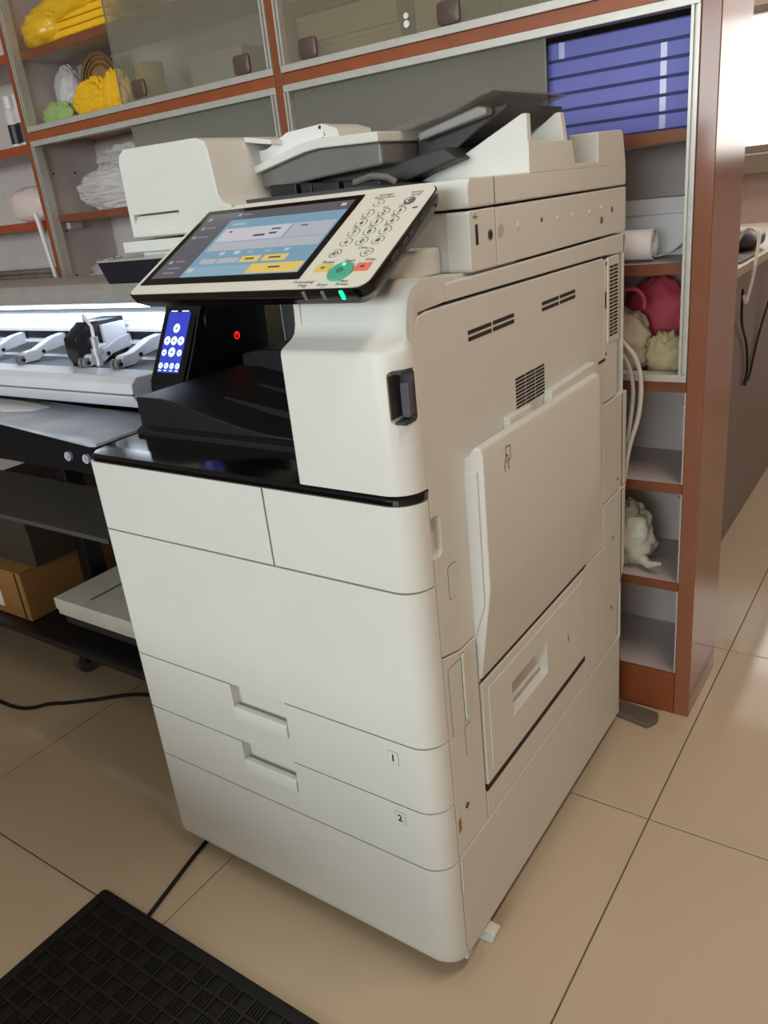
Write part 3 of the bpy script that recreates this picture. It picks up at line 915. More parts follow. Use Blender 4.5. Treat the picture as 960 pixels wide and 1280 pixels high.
wood('end_panel', .085, SXR, S, SD, 0, 2.2, m=M_WOODEND, bev=.002)
wood('upright', SXL, -1.635, S, SD, 0, 2.2)
wood('partition', -.7565, -.7350, S, SD, .68, 2.2)
wood('back_board', SXL, .085, SD - .012, SD, 0, 2.2, m=M_LAM)
wood('plinth', -1.635, .085, S, S + .02, 0, .0925)
wood('middle_rail', -1.635, -.7565, S, SD - .012, 1.281, 1.3025, m=M_WOODX)
wood('middle_rail', -.7350, .085, S, SD - .012, 1.281, 1.3025, m=M_WOODX)
wood('top_rail', -1.635, .085, S, SD - .012, 1.76, 1.79, m=M_WOODX)
wood('top_board', SXL, SXR, S, SD, 2.2, 2.22, m=M_WOODX)


wood('lining', -1.635, -1.632, S + .003, SD - .012, .0, 2.2, m=M_LAM, bev=.0003)
wood('lining', .082, .085, S + .003, SD - .012, .0, 2.2, m=M_LAM, bev=.0003)
wood('lining', -.735, -.732, S + .003, SD - .012, .70, 2.2, m=M_LAM, bev=.0003)
wood('lining', -.7595, -.7565, S + .003, SD - .012, .70, 2.2, m=M_LAM, bev=.0003)


def shelf(x0, x1, z, dy=.012, th=.019):
    b = build('shelf_board', MB().box(x0, x1, S + dy + .003, SD - .013, z - th, z), M_LAM, SH)
    build('shelf_edge', MB().box(x0, x1, S + dy, S + dy + .003, z - th, z), M_WOODS, b, bevel=.0006, seg=1)
    return b


for z in (.505, .302, .097):
    shelf(-1.635, .085, z, .001)
shelf(-1.635, .085, .697, .001)
for z in (.897,):
    shelf(-.735, .085, z); shelf(-1.635, -.7565, z)
shelf(-.735, .085, 1.103)
shelf(-1.635, -.7565, 1.093, .02)
shelf(-1.635, -.7565, 1.490, .02); shelf(-.735, .085, 1.425, .02)


# aluminium channels round each opening, and the glass panes
def channel(x0, x1, z0, z1):
    w = .0135
    y0, y1 = S - .004, S + .022
    fr = MB().box(x0, x1, y0, y1, z0, z0 + w).box(x0, x1, y0, y1, z1 - w, z1)
    build('channel_rail', MB().box(x0, x1, y0, y1, z0, z0 + w), M_ALU, SH, bevel=.001, seg=1)
    build('channel_rail', MB().box(x0, x1, y0, y1, z1 - w, z1), M_ALU, SH, bevel=.001, seg=1)
    for a in (x0, x1 - w):
        build('channel_side', MB().box(a, a + w * .32, y0, y1, z0 + w, z1 - w).box(a + w * .68, a + w, y0, y1, z0 + w, z1 - w).box(a + w * .32, a + w * .68, y0 + .006, y1, z0 + w, z1 - w), M_ALU, SH)


channel(-1.635, -.7565, 1.3025, 1.76)
channel(-.7350, .085, 1.3025, 1.76)
channel(-1.635, -.7565, .697, 1.281)
channel(-.7350, .085, .697, 1.281)


def pane(x0, x1, z0, z1, y, m=None):
    p = build('glass_pane', MB().box(x0, x1, y, y + .004, z0, z1), m or M_GLASS, SH)
    for a, b in ((x0 - .0012, x0), (x1, x1 + .0012)):
        build('pane_edge', MB().box(a, b, y, y + .004, z0, z1), M_GLASSEDGE, p)
    return p


def knob(p, x, z, y):
    build('finger_pull', MB().loft([[(x + a, y, z + b) for a, b in rrect(-.022, .022, -.018, .018, .007)], [(x + a, y - .005, z + b) for a, b in rrect(-.022, .022, -.018, .018, .007)],
                                    [(x + a, y - .007, z + b) for a, b in rrect(-.018, .018, -.014, .014, .006)]]), M_KNOB, p, smooth=True)


p1 = pane(-1.245, -.772, 1.312, 1.752, S + .004, M_GLASSU)
knob(p1, -1.172, 1.340, S + .004); knob(p1, -.842, 1.336, S + .004)
p2 = pane(-.722, -.20, 1.312, 1.752, S + .012, M_GLASSU)
knob(p2, -.668, 1.338, S + .012)
p3 = pane(-.36, .072, 1.312, 1.752, S + .004, M_GLASSU)
knob(p3, -.362 + .02, 1.336, S + .004); knob(p3, .04, 1.336, S + .004)
pane(-1.235, -.768, .708, 1.272, S + .010)
pane(-.723, -.168, .708, 1.272, S + .010)
# chrome pull dots on the right pane
build('pull_dot', MB().cyl((-.434, S + .0115, 1.349), 1, .005, -.004, 12).cyl((-.434, S + .0115, 1.336), 1, .006, -.004, 12), M_PAPER, p2, smooth=True)
for (y, z) in ((.87, 1.20), (.80, 1.20), (.80, .93), (.87, 1.40), (.8, 1.05)):
    build('peg_hole', MB().cyl((-1.6325, y, z), 0, .003, .0012, 10), M_INKK, SH)
build('fixing_block', MB().box(-1.6318, -1.59, .945, .955, 1.40, 1.43), M_LAM, SH)
build('fixing_block', MB().box(-1.6318, -1.61, .80, .84, 1.055, 1.072), M_LAM, SH)
for z in (.505, .302, .097):
    build('corner_block', MB().box(.03, .0818, .945, .956, z + .03, z + .10), M_PAPERBOX, SH)

# left bay: a second rack joined to the cabinet's left
LB = thing('open_rack', (-2.2, .86, 0), 'open wooden rack with red-brown shelf edges left of the glass cabinet', 'rack')
build('back_board', MB().box(-2.9, -1.6615, SD - .012, SD, 0, 2.2), M_LAM, LB)
build('upright', MB().box(-1.684, -1.6605, S + .03, SD - .012, 0, 2.2), M_LAM, LB)
build('upright', MB().box(-2.9, -2.87, S + .03, SD - .012, 0, 2.2), M_LAM, LB)
for z in (1.50, 1.282, 1.085, .925, .69, .45, .1):
    b = build('shelf_board', MB().box(-2.87, -1.684, S + .034, SD - .012, z - .022, z), M_LAM, LB)
    build('shelf_edge', MB().box(-2.87, -1.684, S + .03, S + .034, z - .022, z), M_ORANGE, b)

# ---- things on the shelves
# six flat blue boxes
zb = 1.1035
hgt = (.0255, .0255, .0255, .0255, .0255, .0285)
for k in range(6):
    dx = (0.0, .0015, -.001, .001, 0, .002)[k]
    x0, x1, y0, y1 = -.172 + dx, .070, .785, .945
    what = ('lowest of the stack, resting on the shelf', 'second from the bottom of the stack', 'third from the bottom of the stack', 'third from the top of the stack', 'second from the top of the stack', 'topmost of the stack, its tape strip at the left')[k]
    t = thing('box_file', ((x0 + x1) / 2, .86, zb), 'flat blue box file, ' + what, 'box file', 'blue box files in the cabinet')
    build('case', MB().box(x0, x1, y0, y1, zb + .0025, zb + hgt[k] - .0015), M_BLUE, t, bevel=.0012)
    build('rim', MB().box(x0 + .001, x1 - .001, y0 + .002, y1 - .001, zb, zb + hgt[k]), M_BLUED, t)
    tx0 = .019 if k < 5 else -.150
    build('tape_strip', MB().box(tx0, tx0 + .010, y0 - .0008, y0 + .0005, zb + .003, zb + hgt[k] - .002), M_TAPE, t)
    zb += hgt[k]

# white box and paper rolls on the shelf below
bx_ = thing('paper_carton', (.01, .90, .898), 'long white carton behind the paper rolls on the cabinet shelf', 'carton')
build('carton_body', MB().box(-.14, .074, .89, .945, .898, .970), M_PAPER, bx_, bevel=.002)
build('carton_lid', MB().box(-.142, .076, .886, .947, .970, .998), M_PAPER, bx_, bevel=.002)


def spiral_roll(name, x0, x1, cy, cz, r, turns, label, open_flap=0.0):
    mb = MB()
    ring_o = []
    n = int(26 * turns)
    pts = []
    for k in range(n + 1):
        a = 2 * math.pi * k / 26 - math.pi / 2
        rr = r * (0.55 + .45 * k / n)
        pts.append((cy + rr * math.cos(a), cz + rr * math.sin(a)))
    if open_flap:
        for k in range(1, 9):
            pts.append((pts[n][0] + .0 + open_flap * .35 * k / 8, pts[n][1] + open_flap * (k / 8) ** 1.3))
    th = .0008
    outl = pts + [(a + th, b + th) for a, b in pts[::-1]]
    vs = [(x0, a, b) for a, b in pts] + [(x1, a, b) for a, b in pts]
    m = len(pts)
    mb.add(vs, [(i, i + 1, m + i + 1, m + i) for i in range(m - 1)])
    o = build(name, mb, M_PAPER, smooth=True, angle=80)
    s = o.modifiers.new('thick', 'SOLIDIFY'); s.thickness = .0012
    return tag(o, label, 'paper roll', 'rolled paper on the cabinet shelf')


spiral_roll('paper_roll', -.19, .012, .800, .9285, .027, 2.0, 'tight white paper roll lying on the cabinet shelf')
mb = MB()
pts = []
for k in range(20):
    a = math.radians(-100 + 100 * k / 19)
    pts.append((-.005 + .068 * math.cos(a) * 1.0, .968 + .060 * math.sin(a)))
pts = [(-.10, .911), (-.06, .906)] + pts + [(.064, .985)]
m = len(pts)
mb.add([(a, .835, b) for a, b in pts] + [(a, .884, b) for a, b in pts], [(i, i + 1, m + i + 1, m + i) for i in range(m - 1)])
o = build('curled_sheet', mb, M_PAPER, smooth=True, angle=80)
s_ = o.modifiers.new('thick', 'SOLIDIFY'); s_.thickness = .0014
mn = min(v.co.z for v in o.data.vertices); o.location.z = .8992
tag(o, 'large white paper sheet curling upward beside the rolls', 'paper sheet')

# pink cloth, cream cloths
mb = blob(MB(), (-.03, .87, .80), (.115, .07, .062), .16, 3, freq=2.2, flat=.76, ridge=.06)
mb = MB(); blob(mb, (-.012, .908, .778), (.066, .036, .078), .14, 3, freq=2.2, flat=.6985, ridge=.06)
tag(build('pink_bag', mb, M_PINK, smooth=True, angle=70), 'crumpled pink bag behind the cream cloths in the cabinet', 'bag')
mb = MB(); mb.tube([(-.032 + .026 * math.cos(math.radians(200 - 20 * k)), .810, .826 + .026 * math.sin(math.radians(200 - 20 * k))) for k in range(12)], .0038, 8)
tag(build('bag_strap', mb, M_PINK, smooth=True), 'thin pink strap looped in front of the pink bag', 'strap')
mb = MB(); blob(mb, (-.055, .828, .752), (.055, .028, .058), .2, 11, freq=3, flat=.6985, ridge=.10)
tag(build('cloth_bundle', mb, M_CREAM, smooth=True, angle=60), 'larger greyish cream cloth bundle under the pink bag', 'cloth', 'cream cloths in the cabinet')
mb = MB(); blob(mb, (.030, .826, .728), (.032, .025, .040), .25, 17, freq=3.4, flat=.6985, ridge=.14)
tag(build('cloth_bundle', mb, mat('pale_cream_cloth', (206, 192, 150), .8, bump=.3, bscale=50), smooth=True, angle=60), 'smaller pale yellow cream cloth bundle beside the cabinet end panel', 'cloth', 'cream cloths in the cabinet')
# plastic bag on the lower shelf
mb = MB(); blob(mb, (-.035, .82, .365), (.050, .045, .062), .22, 23, freq=2.6, flat=.3035, ridge=.10)
mb.tube([(.0, .80, .325), (.02, .785, .318), (.045, .775, .330)], [.012, .008, .003], 8)
tag(build('carrier_bag', mb, mat('whitish_bag', (206, 204, 190), .35, bump=.2, bscale=40), smooth=True, angle=60), 'crumpled whitish carrier bag on a low open shelf beside the copier', 'bag')

# ---- left glass bay, upper: yellow package, white bag with disc, yellow cloth, green bag
yp = thing('yellow_package', (-1.43, .84, 1.4905), 'bag of folded yellow cloths wrapped in glossy clear film', 'package')
for k in range(4):
    mb = MB()
    front = [(-1.555 + .012 * k, .0), (-1.28, .0)]
    mb.prism(rrect(-1.57 + .01 * k, -1.27 - .004 * k, .79, .94, .02), 2, 1.4955 + .017 * k, 1.5115 + .017 * k)
    build('folded_cloth', mb, M_YELLOW, yp, bevel=.005, seg=3)
mb = MB(); blob(mb, (-1.535, .83, 1.527), (.085, .06, .048), .14, 31, freq=3.2, flat=1.4905, ridge=.08)
build('film', mb, M_YELLOWB, yp, smooth=True, angle=70)
mb = MB(); blob(mb, (-1.40, .85, 1.565), (.19, .07, .045), .2, 33, freq=3.2, ridge=.06)
build('film', mb, M_YELLOWB, yp, smooth=True, angle=70)

wbg_ = thing('plastic_bag', (-1.54, .86, 1.304), 'big white plastic bag stuffed with pale goods beside the round cane tray', 'bag')
mb = MB(); blob(mb, (-1.570, .872, 1.370), (.040, .026, .064), .10, 41, freq=2.0, flat=1.304, ridge=.03)
build('goods', mb, M_BAGIN, wbg_, smooth=True, angle=70)
mb = MB(); blob(mb, (-1.570, .870, 1.376), (.048, .033, .076), .10, 42, nu=80, nv=50, freq=2.2, flat=1.304, ridge=.08)
build('film', mb, M_BAG, wbg_, smooth=True, angle=70)
rd = thing('cane_tray', (-1.43, .86, 1.304), 'round brown cane tray leaning behind the yellow cloth', 'tray')
cx, cz, rr_ = -1.424, 1.386, .074
mb = MB(); mb.tube([(cx, .859, cz), (cx, .870, cz)], rr_ * .97, 36)
build('tray_base', mb, M_BASKET, rd, smooth=True, angle=40)
for q in (1.0, .84, .68):
    mb = MB(); mb.tube([(cx + rr_ * q * math.cos(2 * math.pi * k / 36), .857, cz + rr_ * q * math.sin(2 * math.pi * k / 36)) for k in range(37)], .0035 if q < 1 else .006, 6)
    build('cane_ring', mb, mat('cane_dark', (116, 84, 50), .6), rd, smooth=True)
mb = MB(); blob(mb, (-1.412, .817, 1.350), (.070, .022, .044), .16, 55, nu=90, nv=60, freq=1.5, flat=1.304, ridge=.15, an=(1.8, 1, 1.2))
blob(mb, (-1.322, .820, 1.350), (.046, .024, .052), .16, 57, nu=60, nv=40, freq=1.5, flat=1.304, ridge=.14, an=(2, 1, .8))
tag(build('yellow_cloth', mb, M_YELLOW, smooth=True, angle=60), 'crumpled bright yellow cloth in front of the round cane tray', 'cloth')
mb = MB(); blob(mb, (-1.555, .806, 1.330), (.058, .014, .032), .22, 61, freq=3.0, flat=1.304, ridge=.14)
tag(build('green_bag', mb, M_GREEN, smooth=True, angle=60), 'small pale green plastic bag beside the yellow cloth', 'bag')
# behind the glass: yellow roll, boxes
mb = MB(); mb.tube([(-1.205, .83, 1.304), (-1.205, .83, 1.40)], .034, 20)
tag(build('yellow_roll', mb, mat('dull_yellow', (212, 176, 70), .6), smooth=True, angle=40), 'dull yellow roll standing behind the dusty glass pane', 'roll')
tag(build('white_parcel', MB().box(-1.09, -.92, .85, .94, 1.304, 1.395), M_PAPERBOX, bevel=.004), 'pale parcel behind the glass of the upper left cabinet door', 'parcel')
kb = MB().box(-.72, -.50, .83, .945, 1.304, 1.352)
for i, (a, b, z0, z1, what) in enumerate(((-.725, -.475, 1.304, 1.353, 'lower kraft carton behind glass, under the other one'), (-.722, -.48, 1.354, 1.402, 'upper kraft carton behind glass, on top of the other one'),
                                          (-.44, -.28, 1.304, 1.395, 'pale kraft carton standing alone behind the glass'), (-.265, -.12, 1.304, 1.40, 'tan kraft carton behind overlapping glass panes'))):
    t = thing('kraft_carton', ((a + b) / 2, .88, z0), what, 'carton', 'kraft cartons behind glass')
    build('carton_body', MB().box(a, b, .81, .945, z0, z1 - .010), M_CARD2, t, bevel=.001)
    build('carton_lid', MB().box(a - .001, b + .001, .809, .946, z1 - .010, z1 - .0005), M_CARD2, t, bevel=.001)
# lower left glass bay: crumpled clear bags
mb = MB(); blob(mb, (-1.44, .855, 1.146), (.145, .05, .052), .12, 71, nu=90, nv=60, freq=1.6, flat=1.094, ridge=.10, an=(.7, 2.5, 3.2))
cb = thing('clear_bag', (-1.44, .845, 1.094), 'heap of crumpled clear plastic bags on the cabinet shelf beside the copier', 'bag')
build('film', mb, mat('clear_film_a', (236, 232, 232), .10, alpha=.58), cb, smooth=True, angle=60)
mb = MB(); blob(mb, (-1.36, .86, 1.212), (.12, .045, .032), .2, 73, nu=80, nv=50, freq=1.6, ridge=.12, an=(.7, 2.5, 3.2))
build('film', mb, mat('clear_film_b', (232, 228, 228), .10, alpha=.48), cb, smooth=True, angle=60)
mb = MB(); blob(mb, (-1.49, .83, .930), (.075, .045, .034), .3, 77, freq=3.4, flat=.898, ridge=.16)
tag(build('film_bundle', mb, mat('clear_film_c', (214, 210, 206), .15, alpha=.7), smooth=True, angle=60), 'small bundle of clear film low in the cabinet above the plotter hood', 'bag')

# open rack: two white bottles, pale bag, white strip, metal rods
for i, (bx0, lab) in enumerate(((-1.715, 'white bottle with black label beside the rack upright'), (-1.759, 'white bottle with black label next to the other bottle'))):
    t = thing('bottle', (bx0, .805, 1.2825), lab, 'bottle', 'white bottles on the rack')
    build('bottle_body', MB().lathe([(.0, 0), (.019, 0), (.020, .004), (.020, .088), (.017, .094), (.012, .098)], (bx0, .805, 1.2825), 22), M_BOTTLE, t, smooth=True)
    build('cap', MB().lathe([(.0165, .095), (.0165, .125), (.0, .126)], (bx0, .805, 1.2825), 18), M_BOTTLE, t, smooth=True)
    build('bottle_label', MB().lathe([(.0202, .006), (.0204, .006), (.0204, .055), (.0202, .055)], (bx0, .805, 1.2825), 22), M_LABELK, t, smooth=True)
mb = MB(); blob(mb, (-1.80, .84, 1.132), (.098, .05, .050), .08, 81, freq=1.8, flat=1.0855, power=.8)
tag(build('pale_bag', mb, M_PINKBAG, smooth=True, angle=70), 'pale pinkish bag lying on the open rack', 'bag')
tag(build('white_strip', MB().prism([(-1.688, .9255), (-1.712, 1.105), (-1.698, 1.107), (-1.674, .9255)], 1, S + .004, S + .010), M_PAPER), 'narrow white strip leaning upright against the rack post', 'strip')
for k in range(5):
    y, z = .79 + .016 * (k % 3) + (.008 if k > 2 else 0), .9255 + .008 + (.0135 if k > 2 else 0)
    tag(build('metal_rod', MB().tube([(-2.2, y, z), (-1.715 - .008 * k, y, z)], .0078, 10), M_SILVERFILM, smooth=True, angle=60), 'silvery rod in the bundle lying on the rack shelf', 'rod', 'silvery rods on the rack')

# ================================================================== CUTTING PLOTTER (left)
PLX0, PLX1 = -2.25, -.672
CPX = thing('cutting_plotter', (-1.35, .32, 0), 'wide white cutting plotter with lit bed, blue touch screen and black end box', 'cutting plotter')
pb = build('bed', MB().prism([(.190, .765), (.182, .778), (.184, .800), (.197, .811), (.300, .806), (.42, .806), (.42, .76), (.20, .755)], 0, PLX0, PLX1), M_PLOTW, CPX, bevel=.003)
build('cutting_strip', MB().box(PLX0, PLX1, .255, .330, .8065, .8085), mat('dark_strip', (78, 82, 88), .5), pb)
build('front_groove', MB().box(PLX0, PLX1, .1805, .186, .781, .784), M_PLOTG, pb)
build('bed_underside', MB().box(PLX0, PLX1 - .02, .30, .42, .712, .755), M_PLOTK, pb)
bm_ = build('beam', MB().box(PLX0, PLX1, .365, .42, .830, .873), M_PLOTW, CPX, bevel=.003)
build('guide_slot', MB().box(PLX0, PLX1, .3625, .367, .840, .855), M_PLOTK, bm_)
build('guide_rail', MB().box(PLX0, PLX1, .355, .366, .8565, .8635), M_PLOTW, bm_, bevel=.001)
build('guide_rail', MB().box(PLX0, PLX1, .355, .366, .832, .838), M_PLOTW, bm_, bevel=.001)
build('rear_plate', MB().box(PLX0, PLX1, .42, .435, .76, .945), M_PLOTG, CPX)
hood = build('hood', MB().prism([(.300, .920), (.300, .942), (.310, .954), (.335, .959), (.435, .959), (.435, .914), (.33, .912)], 0, PLX0, PLX1), mat('hood_grey', (150, 146, 142), .4), CPX, bevel=.003)
build('lamp_strip', MB().box(PLX0 + .02, PLX1 - .01, .335, .352, .906, .912), E_LED, hood)
build('cable_track', MB().box(PLX0, PLX1, .375, .41, .873, .890), M_PLOTW, CPX, bevel=.003)
DZ, DX = -.0125, .035
# carriage
car = build('carriage', MB().loft([[(x, y, z) for x, y in ((-.985, .275), (-.975, .262), (-.940, .262), (-.925, .285), (-.925, .358), (-.985, .358))] for z in (.806, .812)] +
            [[(x + .004, y, z) for x, y in ((-.990, .268), (-.975, .252), (-.938, .252), (-.922, .28), (-.922, .358), (-.990, .358))] for z in (.83, .862)] +
            [[(x + .006, y, .888) for x, y in ((-.985, .290), (-.970, .285), (-.938, .285), (-.925, .30), (-.925, .358), (-.985, .358))]]), mat('carriage_black', (26, 27, 34), .25), CPX, bevel=.002)
build('tool_clip', MB().box(-.921, -.912, .300, .355, .832, .880).box(-.918, -.895, .272, .290, .836, .848), M_PLOTW, car, bevel=.002)
build('tool_holder', MB().cyl((-.904, .272, .808), 2, .0075, .055, 14).cyl((-.904, .272, .830), 2, .011, .012, 14), mat('clip_silver', (200, 204, 210), .25, metal=.6), car, smooth=True)
build('carriage_cable', MB().tube([(-.96, .30, .885), (-.94, .285, .900), (-.915, .28, .880), (-.905, .272, .86)], .003, 8), M_PLOTW, car, smooth=True)
car.location = (DX, 0, DZ + .012)
# pinch rollers
def pinch(x):
    a = build('pinch_arm', MB().prism([(.255, .8225), (.255, .835), (.262, .843), (.285, .845), (.33, .862), (.362, .866), (.362, .842), (.31, .835), (.285, .8225)], 0, x - .011, x + .011), mat('pinch_white', (196, 198, 208), .4) if 'pinch_white' not in MATS else MATS['pinch_white'], CPX, bevel=.002)
    a.location.z = DZ
    for dx in (-.010, .003):
        build('roller', MB().cyl((x + dx, .252, .830), 0, .009, .007, 16), M_PLOTG, a, smooth=True)
    build('axle', MB().cyl((x - .013, .252, .830), 0, .0035, .026, 12), M_PLOTK, a, smooth=True)
    build('pivot', MB().cyl((x + .0105, .300, .838), 0, .004, .002, 12), M_PLOTK, a, smooth=True)


for x in (-.79, -.905 + .02, -1.10, -1.25, -1.42, -1.68, -1.94):
    pinch(x)
# end box with touch screen
EX0, EX1 = -.672, -.588
eb = build('end_box', MB().prism([(.222, .700), (.222, .790), (.262, .845), (.300, .945), (.320, .958), (.452, .958), (.444, .80), (.44, .70)], 0, EX0, EX1), M_PLOTK, CPX, bevel=.004)
a0, a1 = Vector((0, .2235, .7905)), Vector((0, .302, .945))
# screen face follows the two sloping facets: one flat glass panel set on them
sv = (Vector((0, .306, .9325)) - Vector((0, .2255, .792))); sl = sv.length; sv.normalize(); sn = Vector((1, 0, 0)).cross(sv)


def PQ(u, v, w):
    return Vector((EX0, .2255, .792)) + Vector((u, 0, 0)) + sv * v + sn * w


gl = MB(); q = rrect(.002, .082, .0, sl, .004)
gl.loft([[PQ(a, b, -.03) for a, b in q], [PQ(a, b, .004) for a, b in q]])
build('screen_glass', gl, M_SCRBLK, eb, bevel=.001)
ps = MB()
quad(ps, .014, .068, .020, sl - .004, .0045, 0, PQ)
quad(ps, .014, .068, sl - .026, sl - .024, .0048, 1, PQ)
for (u, v, r) in ((.041, .098, .0082), (.024, .076, .0078), (.041, .076, .0078), (.058, .076, .0078), (.022, .055, .006), (.041, .056, .0085), (.060, .055, .006), (.020, .032, .0055), (.034, .032, .0055), (.048, .032, .0055), (.062, .032, .0055)):
    pts = [PQ(u + r * math.cos(2 * math.pi * k / 18), v + r * math.sin(2 * math.pi * k / 18), .0048) for k in range(18)]
    ps.add(pts, [tuple(range(18))], 2)
    c = .35 * r
    quad(ps, u - c, u + c, v - c * .4, v + c * .4, .0051, 0, PQ)
for (u0, u1, v) in ((.034, .048, sl - .012), (.019, .035, sl - .034), (.046, .063, sl - .034), (.016, .024, .0235), (.030, .038, .0235), (.044, .052, .0235), (.058, .066, .0235)):
    quad(ps, u0, u1, v - .001, v + .001, .0051, 2, PQ)
build('screen_picture', ps, [E_PBLUE, E_PDARK, E_PICON], eb)
build('cover_cap', MB().cyl((EX1 - .004, .318, .885), 0, .026, .010, 26), M_PLOTK, eb, bevel=.003)
rg = MB().cyl((EX1 - .002, .363, .850), 0, .0085, .004, 20)
build('power_button', rg, M_PLOTK, eb, smooth=True)
pr_ = MB(); PRR = lambda a, b, w: (EX1 + .0022 + w, .363 + a, .850 + b)
pr_.ring(.0048, .0066, PRR, .0002, 24); seg2(pr_, PRR, (0, -.001), (0, .004), .0012, .0003)
build('power_lamp', pr_, E_RED, eb)
build('side_edge', MB().prism([(.228, .79), (.2275, .788), (.300, .925), (.300, .93)], 0, EX1, EX1 + .0015), M_DARKGREY, eb)
# stand
for x in (-1.253, -2.0):
    lg = build('stand_leg', MB().box(x - .02, x + .02, .36, .41, .13, .72), M_PLOTK, CPX, bevel=.004)
    ft = build('stand_foot', MB().prism([(.255, .085), (.262, .108), (.33, .135), (.42, .140), (.64, .115), (.64, .085)], 0, x - .03, x + .03), M_PLOTK, CPX, bevel=.005)
    for y in (.30, .60):
        build('caster', MB().cyl((x - .012, y, .033), 0, .033, .024, 22), mat('caster_grey', (92, 90, 86), .5) if 'caster_grey' not in MATS else MATS['caster_grey'], ft, bevel=.003)
        build('caster_fork', MB().prism([(y - .02, .087), (y - .012, .03), (y + .012, .03), (y + .02, .087)], 0, x + .013, x + .019), M_PLOTK, ft, bevel=.002)
build('stand_crossbar', MB().box(-2.0, -1.253, .375, .395, .56, .60), M_PLOTK, CPX, bevel=.003)

# polished sheet laid on brackets in front of the plotter
build('stand_shelf', MB().box(-2.3, -.74, .19, .66, .150, .168), M_PLOTK, CPX, bevel=.002)
for (x, y) in ((-2.27, .21), (-.78, .21), (-2.27, .64), (-.78, .64)):
    build('stand_post', MB().box(x - .02, x + .02, y - .018, y + .018, 0, .73), M_PLOTK, CPX, bevel=.002)
build('stand_apron', MB().box(-2.29, -.672, .165, .178, .630, .73), M_PLOTK, CPX, bevel=.003)
build('side_bracket', MB().prism([(.095, .722), (.095, .694), (.17, .62), (.21, .62), (.21, .73), (.105, .73)], 0, -.672, -.658), M_PLOTK, CPX, bevel=.002)
for (x, y) in ((-.872, .1645), (-.817, .1645)):
    build('bolt', MB().cyl((x, y, .662), 1, .009, -.006, 10).cyl((x, y - .005, .662), 1, .005, -.004, 10), M_STEEL, CPX, smooth=True)
sh_ = MB().prism([(-1.6, .193), (-.978, .108), (-.645, .062), (-.635, .066), (-.635, .217), (-.70, .222), (-1.6, .292)], 2, .7305, .7355)
sh_o = build('steel_sheet', sh_, M_STEEL, bevel=.001)
tag(sh_o, 'scratched polished steel sheet lying under the plotter bed', 'metal sheet')
mb = MB().prism([(-1.5, .20), (-1.06, .165), (-.99, .185), (-.98, .215), (-1.06, .228), (-1.5, .27)], 2, .7358, .7365)
tag(build('paper_offcut', mb, M_PAPER), 'white paper offcut lying on the polished steel sheet', 'paper')
mb = MB().prism([(-1.55, .245), (-1.10, .232), (-1.0, .230), (-1.15, .248), (-1.55, .270)], 2, .7358, .738)
tag(build('dark_offcut', mb, M_CARDK), 'dark brown strip lying behind the white offcut on the sheet', 'strip')
# things on the bench shelf
cbx = thing('cardboard_box', (-1.56, .42, .169), 'brown cardboard box pushed under the plotter', 'cardboard box')
build('box_body', MB().box(-1.82, -1.31, .222, .62, .1685, .300), M_CARD, cbx, bevel=.003)
build('box_flap', MB().box(-1.821, -1.309, .219, .40, .300, .303), M_CARD, cbx, bevel=.001)
build('box_flap', MB().box(-1.821, -1.309, .404, .62, .300, .3025), M_CARD, cbx, bevel=.001)
build('corner_seam', MB().box(-1.332, -1.3285, .2195, .222, .170, .300), M_CARDK, cbx)
build('shipping_label', MB().box(-1.52, -1.42, .2205, .222, .19, .235), M_PAPER, cbx)
bk = tag(build('dark_carton', MB().box(-1.225, -.80, .26, .60, .1685, .214), M_CARDK, bevel=.003), 'flat black carton under the white flat box', 'carton')
wbx = thing('flat_box', (-1.0, .42, .2145), 'flat white box lying on the black carton beside the cardboard box', 'box')
build('box_body', MB().box(-1.195, -.79, .232, .60, .2145, .245), M_PAPERBOX, wbx, bevel=.002)
build('box_lid', MB().box(-1.198, -.787, .229, .603, .228, .258), M_PAPERBOX, wbx, bevel=.003)
build('tape', MB().box(-1.10, -1.092, .26, .50, .258, .2585), M_MIDGREY, wbx)
# dark sheets hanging under the bench
mb = MB().prism([(.19, .47), (.355, .49), (.355, .50), (.19, .48)], 0, -2.1, -.86)
tag(build('dark_board', mb, mat('dark_board', (74, 70, 66), .5)), 'dark grey board tilted under the bench top', 'board')
bd2 = thing('dark_box', (-1.5, .42, .3035), 'dark brown box on top of the cardboard box', 'box')
build('box_body', MB().box(-1.75, -1.29, .26, .60, .3035, .42), M_CARDK, bd2, bevel=.004)
build('box_lid', MB().box(-1.755, -1.285, .255, .605, .40, .428), M_CARDK, bd2, bevel=.004)

# ================================================================== FLOOR THINGS
MX0, MX1, MY0, MY1 = -.612, .10, -.62, -.139
mt = thing('rubber_mat', (-.25, -.38, 0), 'black rubber door mat with basket-weave ribs on the tiled floor', 'mat')
build('mat_base', MB().prism(rrect(MX0, MX1, MY0, MY1, .008), 2, .0005, .0062), M_RUBBER, mt)
bd_ = MB()
for (a, b, c, d) in ((MX0 + .004, MX1 - .004, MY1 - .017, MY1 - .006), (MX0 + .004, MX1 - .004, MY0 + .006, MY0 + .017), (MX0 + .006, MX0 + .017, MY0 + .017, MY1 - .017), (MX1 - .017, MX1 - .006, MY0 + .017, MY1 - .017)):
    build('border_strip', MB().box(a, b, c, d, .006, .0085), M_RUBBER, mt, bevel=.001, seg=1)
cell = .0272
nx = int((MX1 - MX0 - .036) / cell); ny = int((MY1 - MY0 - .036) / cell)
gx0, gy1 = MX0 + .0185, MY1 - .0185
for c in range(nx + 1):
    build('grid_bar', MB().box(gx0 + c * cell - .0022, gx0 + c * cell + .0022, gy1 - ny * cell, gy1, .006, .0098), M_RUBBER2, mt)
